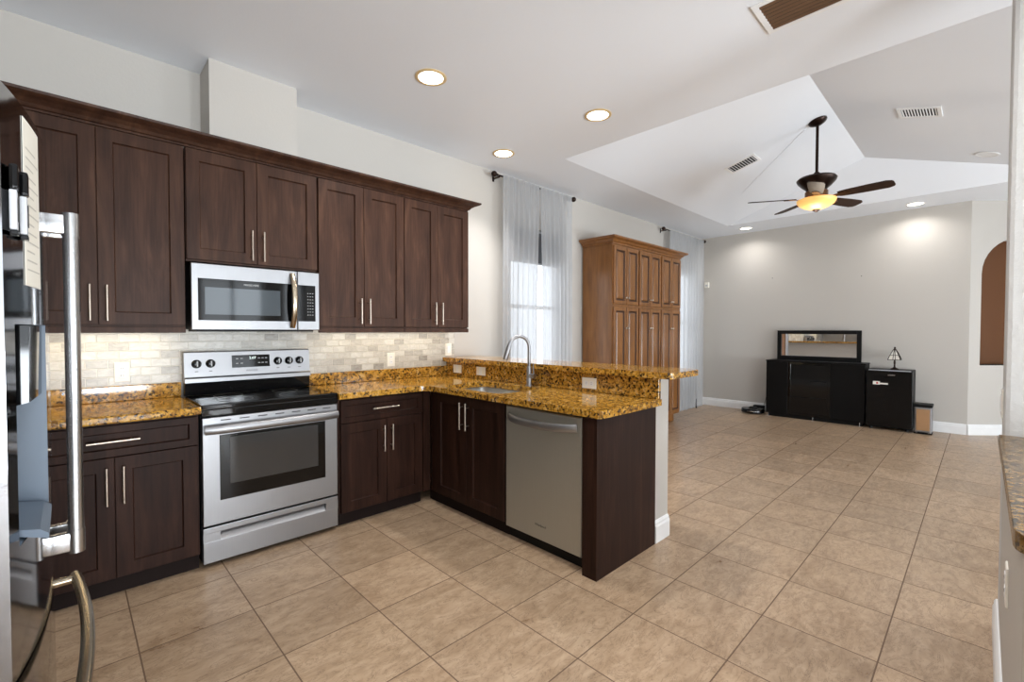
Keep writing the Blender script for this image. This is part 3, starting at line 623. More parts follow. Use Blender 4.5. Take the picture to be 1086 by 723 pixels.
for i in range(21):
    f = i / 20; y = 1.235 + 0.665 * f; pts.append((0.008 + 0.019 * (1 - (2 * f - 1) ** 2), y, 0.585))
m.tube(pts, 0.0135, 16)
for y in (1.262, 1.875): m.tube([(fx(y) + 0.0005 - 0.01, y, 0.585), (0.012, y, 0.585)], 0.012, 12)
m.obj('handle', 'bronze_bar', dw, smooth=True)
# note and clips held on the door
def door_sheet(y0, y1, z0, z1, off, th):
    m = MB(); n = 8; rows = []
    for k in (0, 1):
        for (z) in (z0, z1): rows.append([m.b.verts.new((fx(y0 + (y1 - y0) * i / n) + off + th * k, y0 + (y1 - y0) * i / n, z)) for i in range(n + 1)])
    a, b, c, d = rows
    for i in range(n):
        for p, q in ((a, b), (c, d), (a, c), (b, d)): m.b.faces.new((p[i], p[i + 1], q[i + 1], q[i]))
    for i in (0, n): m.b.faces.new((a[i], b[i], d[i], c[i]))
    return m
pp = tag(door_sheet(1.275, 1.395, 1.41, 1.73, 0.0006, 0.0008).obj('note_paper', 'paper', origin=(-0.045, 1.33, 1.41)), 'tall white paper note stuck on the refrigerator door', 'note')
m = MB()
for i in range(14):
    z = 1.44 + i * 0.018; y0_, y1_ = 1.287, 1.383 - 0.02 * (i % 3); n = 4
    for j in range(n):
        ya, yb = y0_ + (y1_ - y0_) * j / n, y0_ + (y1_ - y0_) * (j + 1) / n
        v = [m.b.verts.new((fx(y) + 0.0018, y, zz)) for y, zz in ((ya, z), (yb, z), (yb, z + .003), (ya, z + .003))]; m.b.faces.new(v)
m.obj('writing_lines', 'ink', pp)
for k, (yy, lab) in enumerate(((1.195, 'black and white clip magnet on the refrigerator door, the one farther from the paper note'), (1.245, 'black and white clip magnet on the refrigerator door, the one next to the paper note'))):
    x = fx(yy) + 0.0022
    t = thing('magnet_clip', lab, 'magnet', (x, yy, 1.49), 'clip magnets on the refrigerator')
    m = MB(); m.box(x, x + 0.010, yy - 0.013, yy + 0.013, 1.50, 1.57, 0.003); bd = m.obj('body', 'greyplastic', t)
    m = MB(); m.box(x + 0.0102, x + 0.0115, yy - 0.006, yy + 0.006, 1.515, 1.555, 0.0004); m.obj('slot', 'slot', bd)
    m = MB(); m.box(x, x + 0.012, yy - 0.014, yy + 0.014, 1.571, 1.615, 0.005); m.obj('cap', 'black', t)
    m = MB(); m.box(x, x + 0.011, yy - 0.012, yy + 0.012, 1.491, 1.4995, 0.002); m.obj('tail_cap', 'black', t)

# ------------------------------------------------------------------ outlets and switches
def outlet(T, a, b, label, horiz=False, kind='outlet', grp='electric plates in the kitchen'):
    p = T(a, b, 0); t = thing('wall_outlet' if kind == 'outlet' else 'wall_switch', label, kind, p, grp)
    w, h = (0.118, 0.074) if horiz else (0.074, 0.118)
    m = MB(); m.rings(T, a - w / 2, a + w / 2, b - h / 2, b + h / 2, [(0, 0.0004), (0, 0.004), (0.003, 0.006)]); m.obj('plate', 'plate', t)
    if kind == 'outlet':
        for e in (-1, 1):
            ca, cb = (a + e * 0.021, b) if horiz else (a, b + e * 0.021)
            m = MB(); m.rings(T, ca - 0.0145, ca + 0.0145, cb - 0.0145, cb + 0.0145, [(0, 0.006), (0, 0.0075), (0.002, 0.008)]); r = m.obj('receptacle', 'white', t)
            m = MB()
            for s in (-1, 1):
                if horiz: m.tbox(T, ca - 0.005, ca + 0.003, cb + s * 0.0055 - 0.001, cb + s * 0.0055 + 0.001, 0.008, 0.0084)
                else: m.tbox(T, ca + s * 0.0055 - 0.001, ca + s * 0.0055 + 0.001, cb - 0.003, cb + 0.005, 0.008, 0.0084)
            m.obj('slots', 'slot', r)
    else:
        m = MB(); m.rings(T, a - 0.017, a + 0.017, b - 0.034, b + 0.034, [(0, 0.006), (0, 0.0085), (0.002, 0.0095)]); m.obj('rocker', 'white', t)
    return t
TW = KY(3.5528); TG = KX(2.5815)
outlet(TW, 0.231, 1.078, 'cream outlet on the tile backsplash left of the stove')
outlet(TW, 1.997, 1.078, 'cream outlet on the tile backsplash right of the stove')
outlet(TW, 2.605, 1.148, 'white switch plate on the tile beside the raised bar end', kind='switch')
outlet(TG, 3.375, 0.975, 'cream plate on the granite upstand nearest the tiled wall', True, 'switch')
outlet(TG, 3.04, 0.975, 'second cream plate on the granite upstand, left of the faucet', True, 'switch')
outlet(TG, 1.888, 0.965, 'cream outlet on the granite upstand right of the faucet, above the dishwasher', True)
outlet(KYp(-0.066), 2.04, 0.555, 'white outlet low on the half wall at the right edge', grp='plates on the right wall')
outlet(KYp(-0.066), 2.84, 1.02, 'white switch plate on the wall end above the dark counter', kind='switch', grp='plates on the right wall')

# ------------------------------------------------------------------ tall honey coloured cabinet
t = thing('pantry_cabinet', 'tall honey brown wooden cabinet with twelve narrow doors against the window wall', 'cabinet', (5.57, 3.3, 0))
PX0, PX1, PYF = 4.70, 6.46, 3.11
m = MB(); m.box(PX0, PX1, PYF, 3.545, 0.125, 2.375); m.obj('body', 'oak', t)
m = MB(); m.box(PX0 + 0.02, PX1 - 0.03, PYF + 0.065, 3.54, 0.0, 0.1245); m.obj('plinth', 'oak', t)
cp = [(0.0, 2.3755), (-0.012, 2.379), (-0.012, 2.395), (-0.03, 2.405), (-0.045, 2.425), (-0.075, 2.437), (-0.085, 2.445), (-0.085, 2.462), (0.03, 2.462), (0.03, 2.3755)]
cr = MB(); R = []
for kx in 'lacr':
    ring = []
    for (o_, z) in cp:
        ring.append(cr.b.verts.new({'l': (PX0 + o_, 3.545, z), 'a': (PX0 + o_, PYF + o_, z), 'c': (PX1 - o_, PYF + o_, z), 'r': (PX1 - o_, 3.545, z)}[kx]))
    R.append(ring)
for p, q in zip(R, R[1:]):
    for k in range(len(cp)): cr.b.faces.new((p[k], p[(k + 1) % len(cp)], q[(k + 1) % len(cp)], q[k]))
cr.b.faces.new(R[0]); cr.b.faces.new(R[-1][::-1]); cr.obj('crown', 'oak', t)
TPn = KY(PYF - 0.0005)
RAISED = [(0, 0), (0, 0.017), (0.003, 0.02), (0.044, 0.02), (0.050, 0.011), (0.060, 0.009), (0.078, 0.018)]
gm_ = MB()
w = (PX1 - PX0) / 3
for u in range(3):
    a0 = PX0 + u * w
    for s in (0, 1):
        x0 = a0 + 0.014 + s * (w / 2 - 0.010); x1 = x0 + w / 2 - 0.020
        for (z0, z1, kz) in ((0.150, 1.618, 1.36), (1.655, 2.355, 1.735)):
            d = MB().rings(TPn, x0, x1, z0, z1, RAISED).obj('door', 'oak', t)
            g = MB(); g.rings(TPn, x0, x1, z0, z1, [(0.0425, 0.0202), (0.0438, 0.0206), (0.0502, 0.0118), (0.060, 0.0098), (0.066, 0.0128)], caps=False); g.obj('panel_groove', 'oakdark', d)
            kxx = x1 - 0.022 if s == 0 else x0 + 0.022
            k = MB(); k.lathe([(0.006, 0.0195), (0.005, 0.03), (0.014, 0.036), (0.015, 0.043), (0.009, 0.048)], (kxx, PYF - 0.0005, kz), 14, '-Y'); k.obj('knob', 'nickel', d, smooth=True)
m = MB(); m.box(PX0 + 0.001, PX1 - 0.001, PYF - 0.009, PYF - 0.0002, 1.624, 1.649, 0.003); m.obj('middle_rail', 'oak', t)

# ------------------------------------------------------------------ curtains and rods
def curtain(x0, x1, z1, y, nf, label, seed, gather, part=0, group='sheer curtains'):
    rnd_ = random.Random(seed); nx, nz = nf * 14, 26; m = MB(); G = []
    ph = [rnd_.uniform(-0.6, 0.6) for _ in range(nf + 2)]; am = [rnd_.uniform(0.6, 1.25) for _ in range(nf + 2)]
    for j in range(nz + 1):
        v = j / nz; z = z1 + 0.03 - (z1 + 0.03 - 0.015) * v; row = []
        for i in range(nx + 1):
            u = i / nx; k = u * nf; ki = int(k); fr_ = k - ki
            a = am[ki] * (1 - fr_) + am[ki + 1] * fr_; p = ph[ki] * (1 - fr_) + ph[ki + 1] * fr_
            A = (0.008 + 0.014 * min(1, v * 3.0)) * a
            x = x0 + (x1 - x0) * (u + 0.006 * math.sin(6.3 * k + 3 * p) * v) + 0.03 * (u - 0.5) * math.sin(v * 2.2) * gather
            if part: x -= part * (0.001 + 0.052 * max(0, min(1, (v - 0.08) * 3))) * (u if part > 0 else 1 - u)
            row.append(m.b.verts.new((x, y - 0.034 + A * math.sin(2 * math.pi * k + p * (1 + v)), z)))
        G.append(row)
    for j in range(nz):
        for i in range(nx): m.b.faces.new((G[j][i], G[j][i + 1], G[j + 1][i + 1], G[j + 1][i]))
    return tag(m.obj('sheer_curtain', 'sheer', smooth=True, origin=((x0 + x1) / 2, y, 0)), label, 'curtain', group)
def rod(x0, x1, z, y, label):
    t = thing('curtain_rod', label, 'curtain rod', ((x0 + x1) / 2, y, z), 'curtain rods')
    m = MB(); m.cyl((x0, y, z), (x1, y, z), 0.009, 12); m.obj('pole', 'bronze', t, smooth=True)
    for x, s in ((x0, -1), (x1, 1)):
        m = MB(); mt = Matrix.Rotation(math.radians(90 * s), 3, 'Y')
        m.lathe([(0.010, -0.005), (0.014, 0.0), (0.014, 0.01), (0.010, 0.014), (0.026, 0.028), (0.031, 0.045), (0.024, 0.066), (0.008, 0.078)], (x, y, z), 16, 'Z', mt); m.obj('finial', 'bronze', t, smooth=True)
        xb = x - s * 0.02
        m = MB(); m.box(xb - 0.008, xb + 0.008, y - 0.012, YW - 0.0005, z - 0.024, z - 0.010, 0.002); m.box(xb - 0.013, xb + 0.013, YW - 0.006, YW - 0.0005, z - 0.045, z + 0.025, 0.002); m.obj('bracket', 'bronze', t)
rod(3.17, 4.37, 2.915, 3.475, 'dark bronze rod holding the curtain nearest the kitchen'); curtain(3.215, 3.775, 2.895, 3.475, 7, 'sheer pale grey curtain panel nearest the kitchen cabinets, behind the faucet', 3, 0.4, 1); curtain(3.785, 4.335, 2.895, 3.475, 7, 'sheer pale grey curtain panel just left of the tall wooden cabinet', 9, 0.4, -1)
rod(6.70, 8.10, 2.915, 3.475, 'dark bronze rod holding the curtain in the far corner'); curtain(6.80, 8.05, 2.885, 3.475, 12, 'sheer pale grey curtain in the far corner beyond the tall wooden cabinet', 5, 0.4)
def blind(x0, x1, z0, z1, label):
    t = thing('roller_blind', label, 'blind', ((x0 + x1) / 2, 3.60, z1), 'roller blinds')
    m = MB(); m.cyl((x0 + 0.01, 3.60, z1 - 0.03), (x1 - 0.01, 3.60, z1 - 0.03), 0.024, 16); m.obj('roller', 'greyplastic', t, smooth=True)
    m = MB(); m.box(x0 + 0.015, x1 - 0.015, 3.5765, 3.5785, z0, z1 - 0.03); m.obj('fabric', 'shade', t)
    m = MB(); m.box(x0 + 0.015, x1 - 0.015, 3.573, 3.582, z0 - 0.018, z0, 0.003); m.obj('bottom_bar', 'greyplastic', t)
blind(3.44, 4.30, 2.10, 2.478, 'grey roller blind half lowered behind the curtain nearest the kitchen')

# ------------------------------------------------------------------ ceiling fan with its lamp
CX, CY = 5.43, 1.19; CZ = ZC + (VY1 - CY) * MSL
t = thing('ceiling_fan', 'dark bronze five blade ceiling fan with an amber glass bowl light', 'ceiling fan', (CX, CY, 2.70))
nrm = Matrix.Rotation(math.atan(MSL), 3, 'X').transposed()
m = MB(); m.lathe([(0.082, -0.001), (0.082, -0.012), (0.07, -0.026), (0.036, -0.044), (0.016, -0.05)], (CX, CY, CZ), 28, 'Z', Matrix.Rotation(-math.atan(MSL), 3, 'X')); m.obj('canopy', 'bronze', t, smooth=True)
m = MB(); m.cyl((CX, CY, CZ - 0.03), (CX, CY, 2.90), 0.0135, 14); m.obj('downrod', 'bronze', t, smooth=True)
TILT = Matrix.Rotation(0.0, 3, 'Y'); HC = Vector((CX, CY, 2.72))
def hz(r): return [(a, b - 2.72) for a, b in r]
m = MB(); m.lathe(hz([(0.018, 2.925), (0.03, 2.91), (0.035, 2.89), (0.09, 2.882), (0.16, 2.868), (0.175, 2.85), (0.165, 2.825), (0.13, 2.785), (0.095, 2.755), (0.085, 2.735)]), HC, 36, 'Z', TILT); m.obj('motor_housing', 'bronze', t, smooth=True)
m = MB(); m.lathe(hz([(0.085, 2.736), (0.10, 2.728), (0.10, 2.674), (0.07, 2.653)]), HC, 32, 'Z', TILT); m.obj('switch_housing', 'copper', t, smooth=True)
for ang in (48, 120, 192, 264, 336):
    rz = Matrix.Rotation(math.radians(ang), 3, 'Z'); pit = Matrix.Rotation(math.radians(-13), 3, 'X')
    m = MB(); pl = []
    outline = [(0.19, 0.046), (0.26, 0.058), (0.42, 0.068), (0.57, 0.070), (0.61, 0.052), (0.62, 0.03)]
    poly = outline + [(x, -y) for x, y in reversed(outline)]
    f0 = lambda p, d=0.0: HC + TILT @ (rz @ (pit @ Vector((p[0], p[1], d)) + Vector((0, 0, -0.056))))
    m.prism(poly, lambda p: f0(p, -0.004), lambda p: f0(p, 0.004)); bl = m.obj('blade', 'blade', t)
    m = MB(); ir = [(0.09, 0.018), (0.15, 0.014), (0.20, 0.03), (0.25, 0.036), (0.29, 0.014)]
    m.prism(ir + [(x, -y) for x, y in reversed(ir)], lambda p: f0(p, -0.010), lambda p: f0(p, -0.0042)); m.obj('blade_iron', 'copper', bl)
m = MB(); m.lathe(hz([(0.165, 2.652), (0.172, 2.645), (0.168, 2.628), (0.15, 2.60), (0.11, 2.575), (0.065, 2.558), (0.03, 2.550)]), HC, 36, 'Z', TILT, close=True); m.obj('glass_bowl', 'bowl', t, smooth=True)
m = MB(); m.lathe(hz([(0.032, 2.5495), (0.034, 2.545), (0.022, 2.536), (0.01, 2.526)]), HC, 20, 'Z', TILT); m.obj('finial', 'bronze', t, smooth=True)
ld = bpy.data.lights.new('bulb', 'POINT'); ld.energy = 13; ld.color = (1, 0.9, 0.76); ld.shadow_soft_size = 0.1; lo = bpy.data.objects.new('bulb', ld); C.objects.link(lo); lo.parent = t; lo.location = (0, 0, -0.29)
# thin cord cover on the slope
def slope(x, y, d=0.0): return Vector((x, y, ZC + (VY1 - y) * MSL)) + Vector((0, -MSL, -1)).normalized() * d
m = MB(); a, b = (5.49, 1.31), (6.42, 2.24)
for off in (0.0,):
    dv = Vector((b[0] - a[0], b[1] - a[1], 0)).normalized(); nv = Vector((-dv.y, dv.x, 0)) * 0.012
    pts = [slope(a[0] + s * nv.x, a[1] + s * nv.y, d) for d in (0.0005, 0.003) for s in (-1, 1)]; q = [slope(b[0] + s * nv.x, b[1] + s * nv.y, d) for d in (0.0005, 0.003) for s in (-1, 1)]
    v = [m.b.verts.new(p) for p in (pts[0], pts[1], pts[3], pts[2])]; w_ = [m.b.verts.new(p) for p in (q[0], q[1], q[3], q[2])]
    for k in range(4): m.b.faces.new((v[k], v[(k + 1) % 4], w_[(k + 1) % 4], w_[k]))
    m.b.faces.new(v[::-1]); m.b.faces.new(w_)
tag(m.obj('cord_cover', 'ceil', origin=slope(5.95, 1.77)), 'thin white cord cover running down the sloped ceiling from the fan', 'cord cover')

# ------------------------------------------------------------------ recessed lamps, vents
def can(x, y, label, on=True, power=22, z=ZC, mt=None, r=0.085, spread=2.4):
    t = thing('recessed_light', label, 'ceiling light', (x, y, z), 'recessed ceiling lights')
    m = MB(); m.lathe([(r + 0.018, -0.0005), (r + 0.018, -0.004), (r + 0.010, -0.007), (r - 0.004, -0.006), (r - 0.004, -0.0005)], (x, y, z), 32, 'Z', mt, close=False); m.obj('trim_ring', 'gold' if on and x < 4 else 'white', t, smooth=True)
    m = MB(); m.lathe([(r - 0.0045, -0.0005), (r - 0.0045, -0.003), (0.02, -0.0045)], (x, y, z), 32, 'Z', mt); m.obj('lens', 'lens' if on else 'lensoff', t, smooth=True)
    if on and power:
        d = bpy.data.lights.new('lamp', 'AREA'); d.shape = 'DISK'; d.size = 2 * r - 0.02; d.energy = power * P_CAN; d.color = (1, 0.98, 0.96); d.spread = spread
        o = bpy.data.objects.new('lamp', d); C.objects.link(o); o.parent = t; o.location = (0, 0, -0.012)
    return t
can(1.733, 2.547, 'lit round recessed light above the stove side, nearest the camera')
can(2.950, 2.090, 'lit round recessed light above the raised bar, right of the other two kitchen lights')
can(2.949, 3.149, 'lit round recessed light nearest the curtain rod by the kitchen', power=14, spread=1.4)
can(0.55, 0.55, 'unseen round recessed light added for brightness straight above where the viewer stands'); can(1.75, 0.2, 'unseen round recessed light added for brightness over the dark granite counter at the right'); can(0.3, -1.6, 'unseen round recessed light added for brightness over the floor behind the viewer')  # lamps out of view, added to brighten the room
can(7.868, 2.689, 'lit round recessed light near the far wall above the black console', power=10, spread=2.5); can(7.933, 0.636, 'lit round recessed light near the far wall above the trash can', power=10, spread=2.5)
can(6.95, 0.0, 'unlit white recessed light on the sloped ceiling near the right wall', False, z=ZC + (0.0 - VY0) * MSL - 0.002, mt=Matrix.Rotation(math.atan(MSL), 3, 'X'))
def vent(P, u, v, n, w, h, label, slat='ventdark', ns=9, along='h', lean=0.12):
    """P centre, u/v axes, n outward"""
    P, u, v, n = Vector(P), Vector(u).normalized(), Vector(v).normalized(), Vector(n).normalized()
    t = thing('air_vent', label, 'air vent', P, 'ceiling air vents')
    def bx(m, a0, a1, b0, b1, c0, c1, sh=0.0):
        m._quadbox([P + u * a + v * b + n * c for a, b, c in ((a0, b0, c0), (a1, b0, c0), (a1, b1, c0), (a0, b1, c0), (a0, b0, c1), (a1, b0, c1), (a1, b1, c1), (a0, b1, c1))])
    f = 0.028; m = MB()
    bx(m, -w / 2, w / 2, -h / 2, -h / 2 + f, 0.0004, 0.008); bx(m, -w / 2, w / 2, h / 2 - f, h / 2, 0.0004, 0.008); bx(m, -w / 2, -w / 2 + f, -h / 2 + f, h / 2 - f, 0.0004, 0.008); bx(m, w / 2 - f, w / 2, -h / 2 + f, h / 2 - f, 0.0004, 0.008); m.obj('frame', 'white', t)
    m = MB(); bx(m, -w / 2 + f, w / 2 - f, -h / 2 + f, h / 2 - f, 0.0004, 0.001); m.obj('duct_opening', 'ventdark', t)
    for i in range(ns):
        m = MB()
        if along == 'h':
            b = -h / 2 + f + (h - 2 * f) * (i + 0.5) / ns; d = (h - 2 * f) / ns * 0.22
            m._quadbox([P + u * a + v * (b + o_) + n * c for a, o_, c in ((-w / 2 + f, -d, 0.0015), (w / 2 - f, -d, 0.0015), (w / 2 - f, -d + .003, 0.0015), (-w / 2 + f, -d + .003, 0.0015), (-w / 2 + f, d, 0.0085), (w / 2 - f, d, 0.0085), (w / 2 - f, d + .003, 0.0085), (-w / 2 + f, d + .003, 0.0085))])
        else:
            a = -w / 2 + f + (w - 2 * f) * (i + 0.5) / ns; d = (w - 2 * f) / ns * lean
            m._quadbox([P + u * (a + o_) + v * b + n * c for o_, b, c in ((-d, -h / 2 + f, 0.0015), (-d + .003, -h / 2 + f, 0.0015), (-d + .003, h / 2 - f, 0.0015), (-d, h / 2 - f, 0.0015), (d, -h / 2 + f, 0.005), (d + .003, -h / 2 + f, 0.005), (d + .003, h / 2 - f, 0.005), (d, h / 2 - f, 0.005))])
        m.obj('louvre', slat, t)
vent((2.68, 0.555, ZC), (0, 1, 0), (1, 0, 0), (0, 0, -1), 0.60, 0.30, 'large return vent with a brown reflection coloured into its louvres at the top edge of the view', 'ventreflect', 8)  # louvre colour carries a reflection of something brown
sl_ = Vector((0, 1, -MSL)); vent(slope(5.545, 1.94), sl_, (1, 0, 0), (0, -MSL, -1), 0.33, 0.245, 'white air vent on the bright slope left of the ceiling fan', 'white', 10, 'v', 0.02)
vent((5.55, 0.43, ZC + (0.43 - VY0) * MSL), (0, 1, MSL), (1, 0, 0), (0, MSL, -1), 0.31, 0.26, 'white air vent on the slope right of the ceiling fan', 'white', 12, 'v')

# ------------------------------------------------------------------ far wall: black console, mirror, small refrigerator and the rest
t = thing('console_cabinet', 'long low black console cabinet with a glass front under the mirror', 'console', (8.05, 1.74, 0))
KY0, KY1, KXF, KZ = 1.12, 2.37, 7.89, 0.878
m = MB(); m.box(KXF + 0.022, 8.225, KY0, KY1, 0.05, KZ - 0.018); m.obj('body', 'blackwood', t)
m = MB(); m.box(KXF, 8.23, KY0 - 0.005, KY1 + 0.005, KZ - 0.0175, KZ, 0.003); m.obj('top', 'blackwood', t)
m = MB(); m.box(KXF + 0.04, 8.21, KY0 + 0.03, KY1 - 0.03, 0.0, 0.0495); m.obj('plinth', 'blackm', t)
TC = KX(KXF + 0.0215)
for (a, b, nm) in ((KY1 - 0.30, KY1 - 0.003, 'left_door'), (KY0 + 0.003, KY0 + 0.40, 'right_door')):
    m = MB(); m.rings(TC, a, b, 0.06, KZ - 0.022, [(0, 0), (0, 0.016), (0.003, 0.018)]); m.obj(nm, 'blackwood', t)
m = MB(); m.rings(TC, KY0 + 0.403, KY1 - 0.303, 0.06, KZ - 0.022, [(0, 0), (0, 0.012), (0.03, 0.014), (0.034, 0.008)]); gd = m.obj('glass_door', 'glassblack', t)
for (z, a, b) in ((0.33, KY0 + 0.45, KY1 - 0.33), (0.58, KY0 + 0.45, KY0 + 0.66)): MB().tbox(TC, a, b, z, z + 0.012, 0.0082, 0.011).obj('shelf_edge', 'blackm', gd)
for y in (KY0 + 0.06, 1.74, KY1 - 0.03): m = MB(); m.cyl((KXF + 0.03, y, 0), (KXF + 0.03, y, 0.049), 0.006, 12); m.obj('foot', 'chrome', t, smooth=True)
t = thing('wall_mirror', 'wide black framed mirror standing on the console against the wall', 'mirror', (8.15, 1.74, KZ))
TMi = KX(8.165); y0, y1, z0, z1 = 1.205, 2.285, KZ + 0.001, 1.338
m = MB()
for (a, b, c, d) in ((y0, y0 + .055, z0, z1), (y1 - .055, y1, z0, z1), (y0 + .055, y1 - .055, z0, z0 + .065), (y0 + .055, y1 - .055, z1 - .055, z1)): m.tbox(TMi, a, b, c, d, 0, 0.03, 0.002)
m.obj('frame', 'blackm', t); m = MB(); m.tbox(TMi, y0 + .05, y1 - .05, z0 + .06, z1 - .05, -0.004, 0.006); m.obj('glass', 'mirror', t)
# small refrigerator
t = thing('mini_refrigerator', 'small black refrigerator beside the right end of the console', 'refrigerator', (8.0, 0.86, 0))
y0, y1, xf, zt = 0.622, 1.103, 7.85, 0.808
m = MB(); m.box(xf + 0.046, 8.22, y0, y1, 0.03, zt, 0.006); m.obj('body', 'blackm', t)
m = MB(); m.rings(KX(xf + 0.044), y0, y1, 0.05, zt - 0.012, [(0, 0), (0, 0.038), (0.006, 0.044)]); dr = m.obj('door', 'black', t)
m = MB(); m.box(xf + 0.02, xf + 0.046, y0 + .02, y1 - .02, zt - 0.0115, zt - 0.002, 0.002); m.obj('top_trim', 'greyplastic', t)
for y in (y0 + .05, y1 - .05):
    for x in (xf + .08, 8.17): m = MB(); m.cyl((x, y, 0), (x, y, 0.031), 0.016, 12); m.obj('foot', 'rubber', t)
m = MB(); m.tbox(KX(xf), 0.80, 0.875, zt - 0.072, zt - 0.058, 0.0002, 0.002, 0.0008); m.obj('name_badge', 'chrome', dr)
m = MB(); m.tbox(KX(xf), 0.955, 1.03, zt - 0.20, zt - 0.155, 0.0002, 0.001); m.tbox(KX(xf), 0.87, 0.956, zt - 0.194, zt - 0.174, 0.0002, 0.001); lb = m.obj('sticker', 'plate', dr)
m = MB(); m.tbox(KX(xf), 0.975, 0.995, zt - 0.19, zt - 0.166, 0.0011, 0.0015); m.obj('sticker_mark', 'red', lb)
# table lamp with a stained glass shade
t = thing('table_lamp', 'small table lamp with a leaded glass pyramid shade on the small black refrigerator', 'lamp', (8.03, 0.825, zt))
lx, ly = 8.03, 0.825
m = MB(); m.lathe([(0.055, zt + 0.0005), (0.055, zt + 0.008), (0.03, zt + 0.022), (0.012, zt + 0.034), (0.009, zt + 0.06), (0.013, zt + 0.10), (0.008, zt + 0.13), (0.007, zt + 0.27)], (lx, ly, 0), 20); m.obj('base', 'bronze', t, smooth=True)
def sq(h, z): return [Vector((lx - h, ly - h, z)), Vector((lx + h, ly - h, z)), Vector((lx + h, ly + h, z)), Vector((lx - h, ly + h, z))]
z0, z1 = zt + 0.135, zt + 0.268
A, B, B2 = sq(0.066, z0), sq(0.046, z0 + 0.06), sq(0.015, z1)
m = MB()
for lo_, hi in ((A, B), (B, B2)):
    for k in range(4):
        v = [m.b.verts.new(p) for p in (lo_[k], lo_[(k + 1) % 4], hi[(k + 1) % 4], hi[k])]; m.b.faces.new(v)
bmesh.ops.remove_doubles(m.b, verts=m.b.verts[:], dist=0.0001)
sh = m.obj('lamp_shade', 'opal', t)
md = sh.modifiers.new('thickness', 'SOLIDIFY'); md.thickness = 0.002
m = MB()
for k in range(4):
    m.tube([A[k], B[k], B2[k]], 0.0045, 6); m.tube([A[k], A[(k + 1) % 4]], 0.0045, 6); m.tube([B[k], B[(k + 1) % 4]], 0.004, 6); m.tube([B2[k], B2[(k + 1) % 4]], 0.004, 6)
    a, b, c = (A[k] * 0.6 + A[(k + 1) % 4] * 0.4), (A[k] * 0.4 + A[(k + 1) % 4] * 0.6), None
    m.tube([a, B[k] * 0.6 + B[(k + 1) % 4] * 0.4, B2[k] * 0.6 + B2[(k + 1) % 4] * 0.4], 0.0035, 6); m.tube([b, B[k] * 0.4 + B[(k + 1) % 4] * 0.6, B2[k] * 0.4 + B2[(k + 1) % 4] * 0.6], 0.0035, 6)
m.obj('shade_leading', 'bronze', sh)
m = MB(); m.lathe([(0.018, z1), (0.018, z1 + 0.006), (0.010, z1 + 0.014), (0.012, z1 + 0.03), (0.004, z1 + 0.042)], (lx, ly, 0), 16); m.obj('finial', 'bronze', t, smooth=True)
# trash can
t = thing('trash_can', 'small step trash can with a black lid and tan front beside the small refrigerator', 'trash can', (7.98, 0.52, 0))
y0, y1, x0, x1, h = 0.435, 0.605, 7.90, 8.10, 0.345
m = MB(); m.box(x0 + 0.004, x1, y0, y1, 0.012, h, 0.012); m.obj('body', 'steel', t)
m = MB(); m.rings(KX(x0 + 0.004), y0 + 0.020, y1 - 0.020, 0.045, h - 0.025, [(0, 0), (0, 0.0035), (0.003, 0.005)]); m.obj('front_panel', 'kraft', t)
m = MB(); m.box(x0 - 0.006, x1 + 0.004, y0 - 0.006, y1 + 0.006, h + 0.001, h + 0.040, 0.008); m.obj('lid', 'blackm', t)
m = MB(); m.box(x0 - 0.028, x0 + 0.02, 0.47, 0.57, 0.014, 0.026, 0.003); m.obj('pedal', 'blackm', t); m = MB(); m.box(x0, x1 + 0.004, y0 - 0.004, y1 + 0.004, 0, 0.0125, 0.002); m.obj('base_ring', 'blackm', t)
# robot vacuum and its dock
t = thing('robot_vacuum', 'round black robot vacuum on the floor left of the console', 'robot vacuum', (7.98, 2.585, 0))
m = MB(); m.lathe([(0.155, 0.012), (0.168, 0.02), (0.168, 0.066), (0.160, 0.078), (0.02, 0.083)], (7.98, 2.585, 0), 40); bd = m.obj('body', 'black', t, smooth=True)
m = MB(); m.lathe([(0.06, 0.0802), (0.06, 0.094), (0.05, 0.099)], (7.99, 2.585, 0), 28); m.obj('turret', 'blackm', t, smooth=True)
for y in (2.50, 2.67): m = MB(); m.cyl((7.98, y - .012, 0.0305), (7.98, y + .012, 0.0305), 0.030, 16); m.obj('wheel', 'rubber', t)
m = MB(); m.tube([(7.98 + 0.1695 * math.cos(a), 2.585 + 0.1695 * math.sin(a), 0.045) for a in [math.radians(170 + 10 * i) for i in range(7)]], 0.006, 8); m.obj('bumper_trim', 'chrome', bd, smooth=True)
t = thing('charging_dock', 'flat black charging dock on the floor behind the robot vacuum', 'dock', (8.19, 2.56, 0))
m = MB(); m.box(8.155, 8.23, 2.48, 2.64, 0, 0.105, 0.01); m.obj('body', 'blackm', t); m = MB(); m.box(8.152, 8.1549, 2.53, 2.59, 0.03, 0.05); m.obj('contacts', 'chrome', t)
m = MB(); m.tube([(8.228, 2.50, 0.10), (8.236, 2.47, 0.22), (8.238, 2.46, 0.33), (8.236, 2.43, 0.45), (8.238, 2.40, 0.57), (8.24, 2.395, 0.66)], 0.003, 6); tag(m.obj('power_cord', 'wire', smooth=True, origin=(8.23, 2.5, 0.1)), 'thin black cord climbing the wall behind the robot vacuum', 'cord')
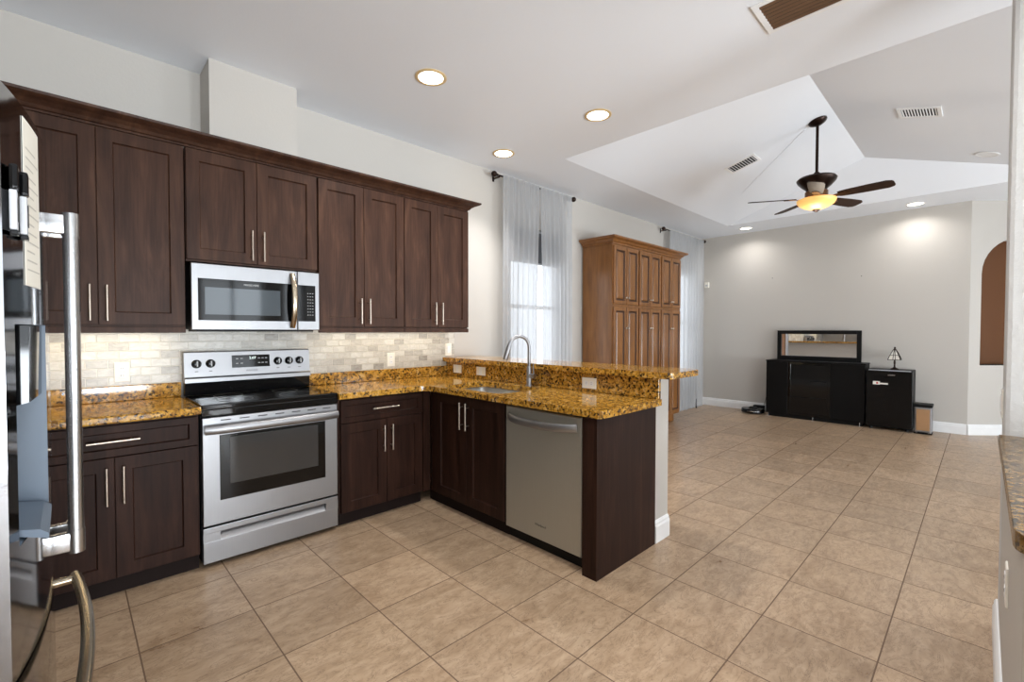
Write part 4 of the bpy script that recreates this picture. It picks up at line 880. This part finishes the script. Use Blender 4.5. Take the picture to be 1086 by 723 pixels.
# little things on the walls
m = MB(); m.box(8.205, 8.2495, 3.42, 3.49, 2.10, 2.20, 0.008); o = tag(m.obj('motion_sensor', 'plate', origin=(8.24, 3.455, 2.1)), 'small white alarm sensor high in the far corner beside the curtain', 'sensor')
m = MB(); m.box(8.2035, 8.2048, 3.435, 3.475, 2.125, 2.155); m.obj('sensor_eye', 'greyplastic', o)
for (y, z, lab) in ((2.40, 2.19, 'tiny screw in the far wall up left of the mirror'), (1.235, 2.125, 'tiny screw in the far wall above the right end of the mirror')):
    m = MB(); m.cyl((XE - 0.012, y, z), (XE - 0.0003, y, z), 0.006, 10); tag(m.obj('wall_screw', 'slot', origin=(XE, y, z)), lab, 'screw', 'screws in the far wall')
# thin dark spike standing on the floor by the far window
m = MB(); m.cyl((7.78, 3.43, 0.0), (7.78, 3.43, 0.16), 0.005, 8); m.lathe([(0.012, 0.0), (0.012, 0.02), (0.005, 0.028)], (7.78, 3.43, 0), 12); tag(m.obj('door_stop', 'blackm', origin=(7.78, 3.43, 0)), 'thin dark spike on the floor below the far curtain', 'door stop')

# ------------------------------------------------------------------ lamps under the wall cabinets
def undercab(x0, x1, label, p):
    t = thing('under_cabinet_light', label, 'light', ((x0 + x1) / 2, 3.42, 1.345), 'under cabinet lights')
    m = MB(); m.box(x0, x1, 3.40, 3.45, 1.332, 1.3445, 0.003); m.obj('housing', 'white', t)
    m = MB(); m.box(x0 + .02, x1 - .02, 3.408, 3.442, 1.3305, 1.3318); m.obj('lens', glow('under_lens', (255, 226, 170), 7), t)
    d = bpy.data.lights.new('lamp', 'AREA'); d.shape = 'RECTANGLE'; d.size = x1 - x0 - .05; d.size_y = 0.03; d.energy = p * P_UC; d.color = (1, 0.86, 0.6)
    o = bpy.data.objects.new('lamp', d); C.objects.link(o); o.parent = t; o.location = (0, 0, -0.018)
undercab(-0.22, 0.46, 'slim light fixed under the wall cabinet left of the microwave', 2.6)
undercab(1.32, 2.58, 'slim light fixed under the wall cabinets right of the microwave', 2.8)
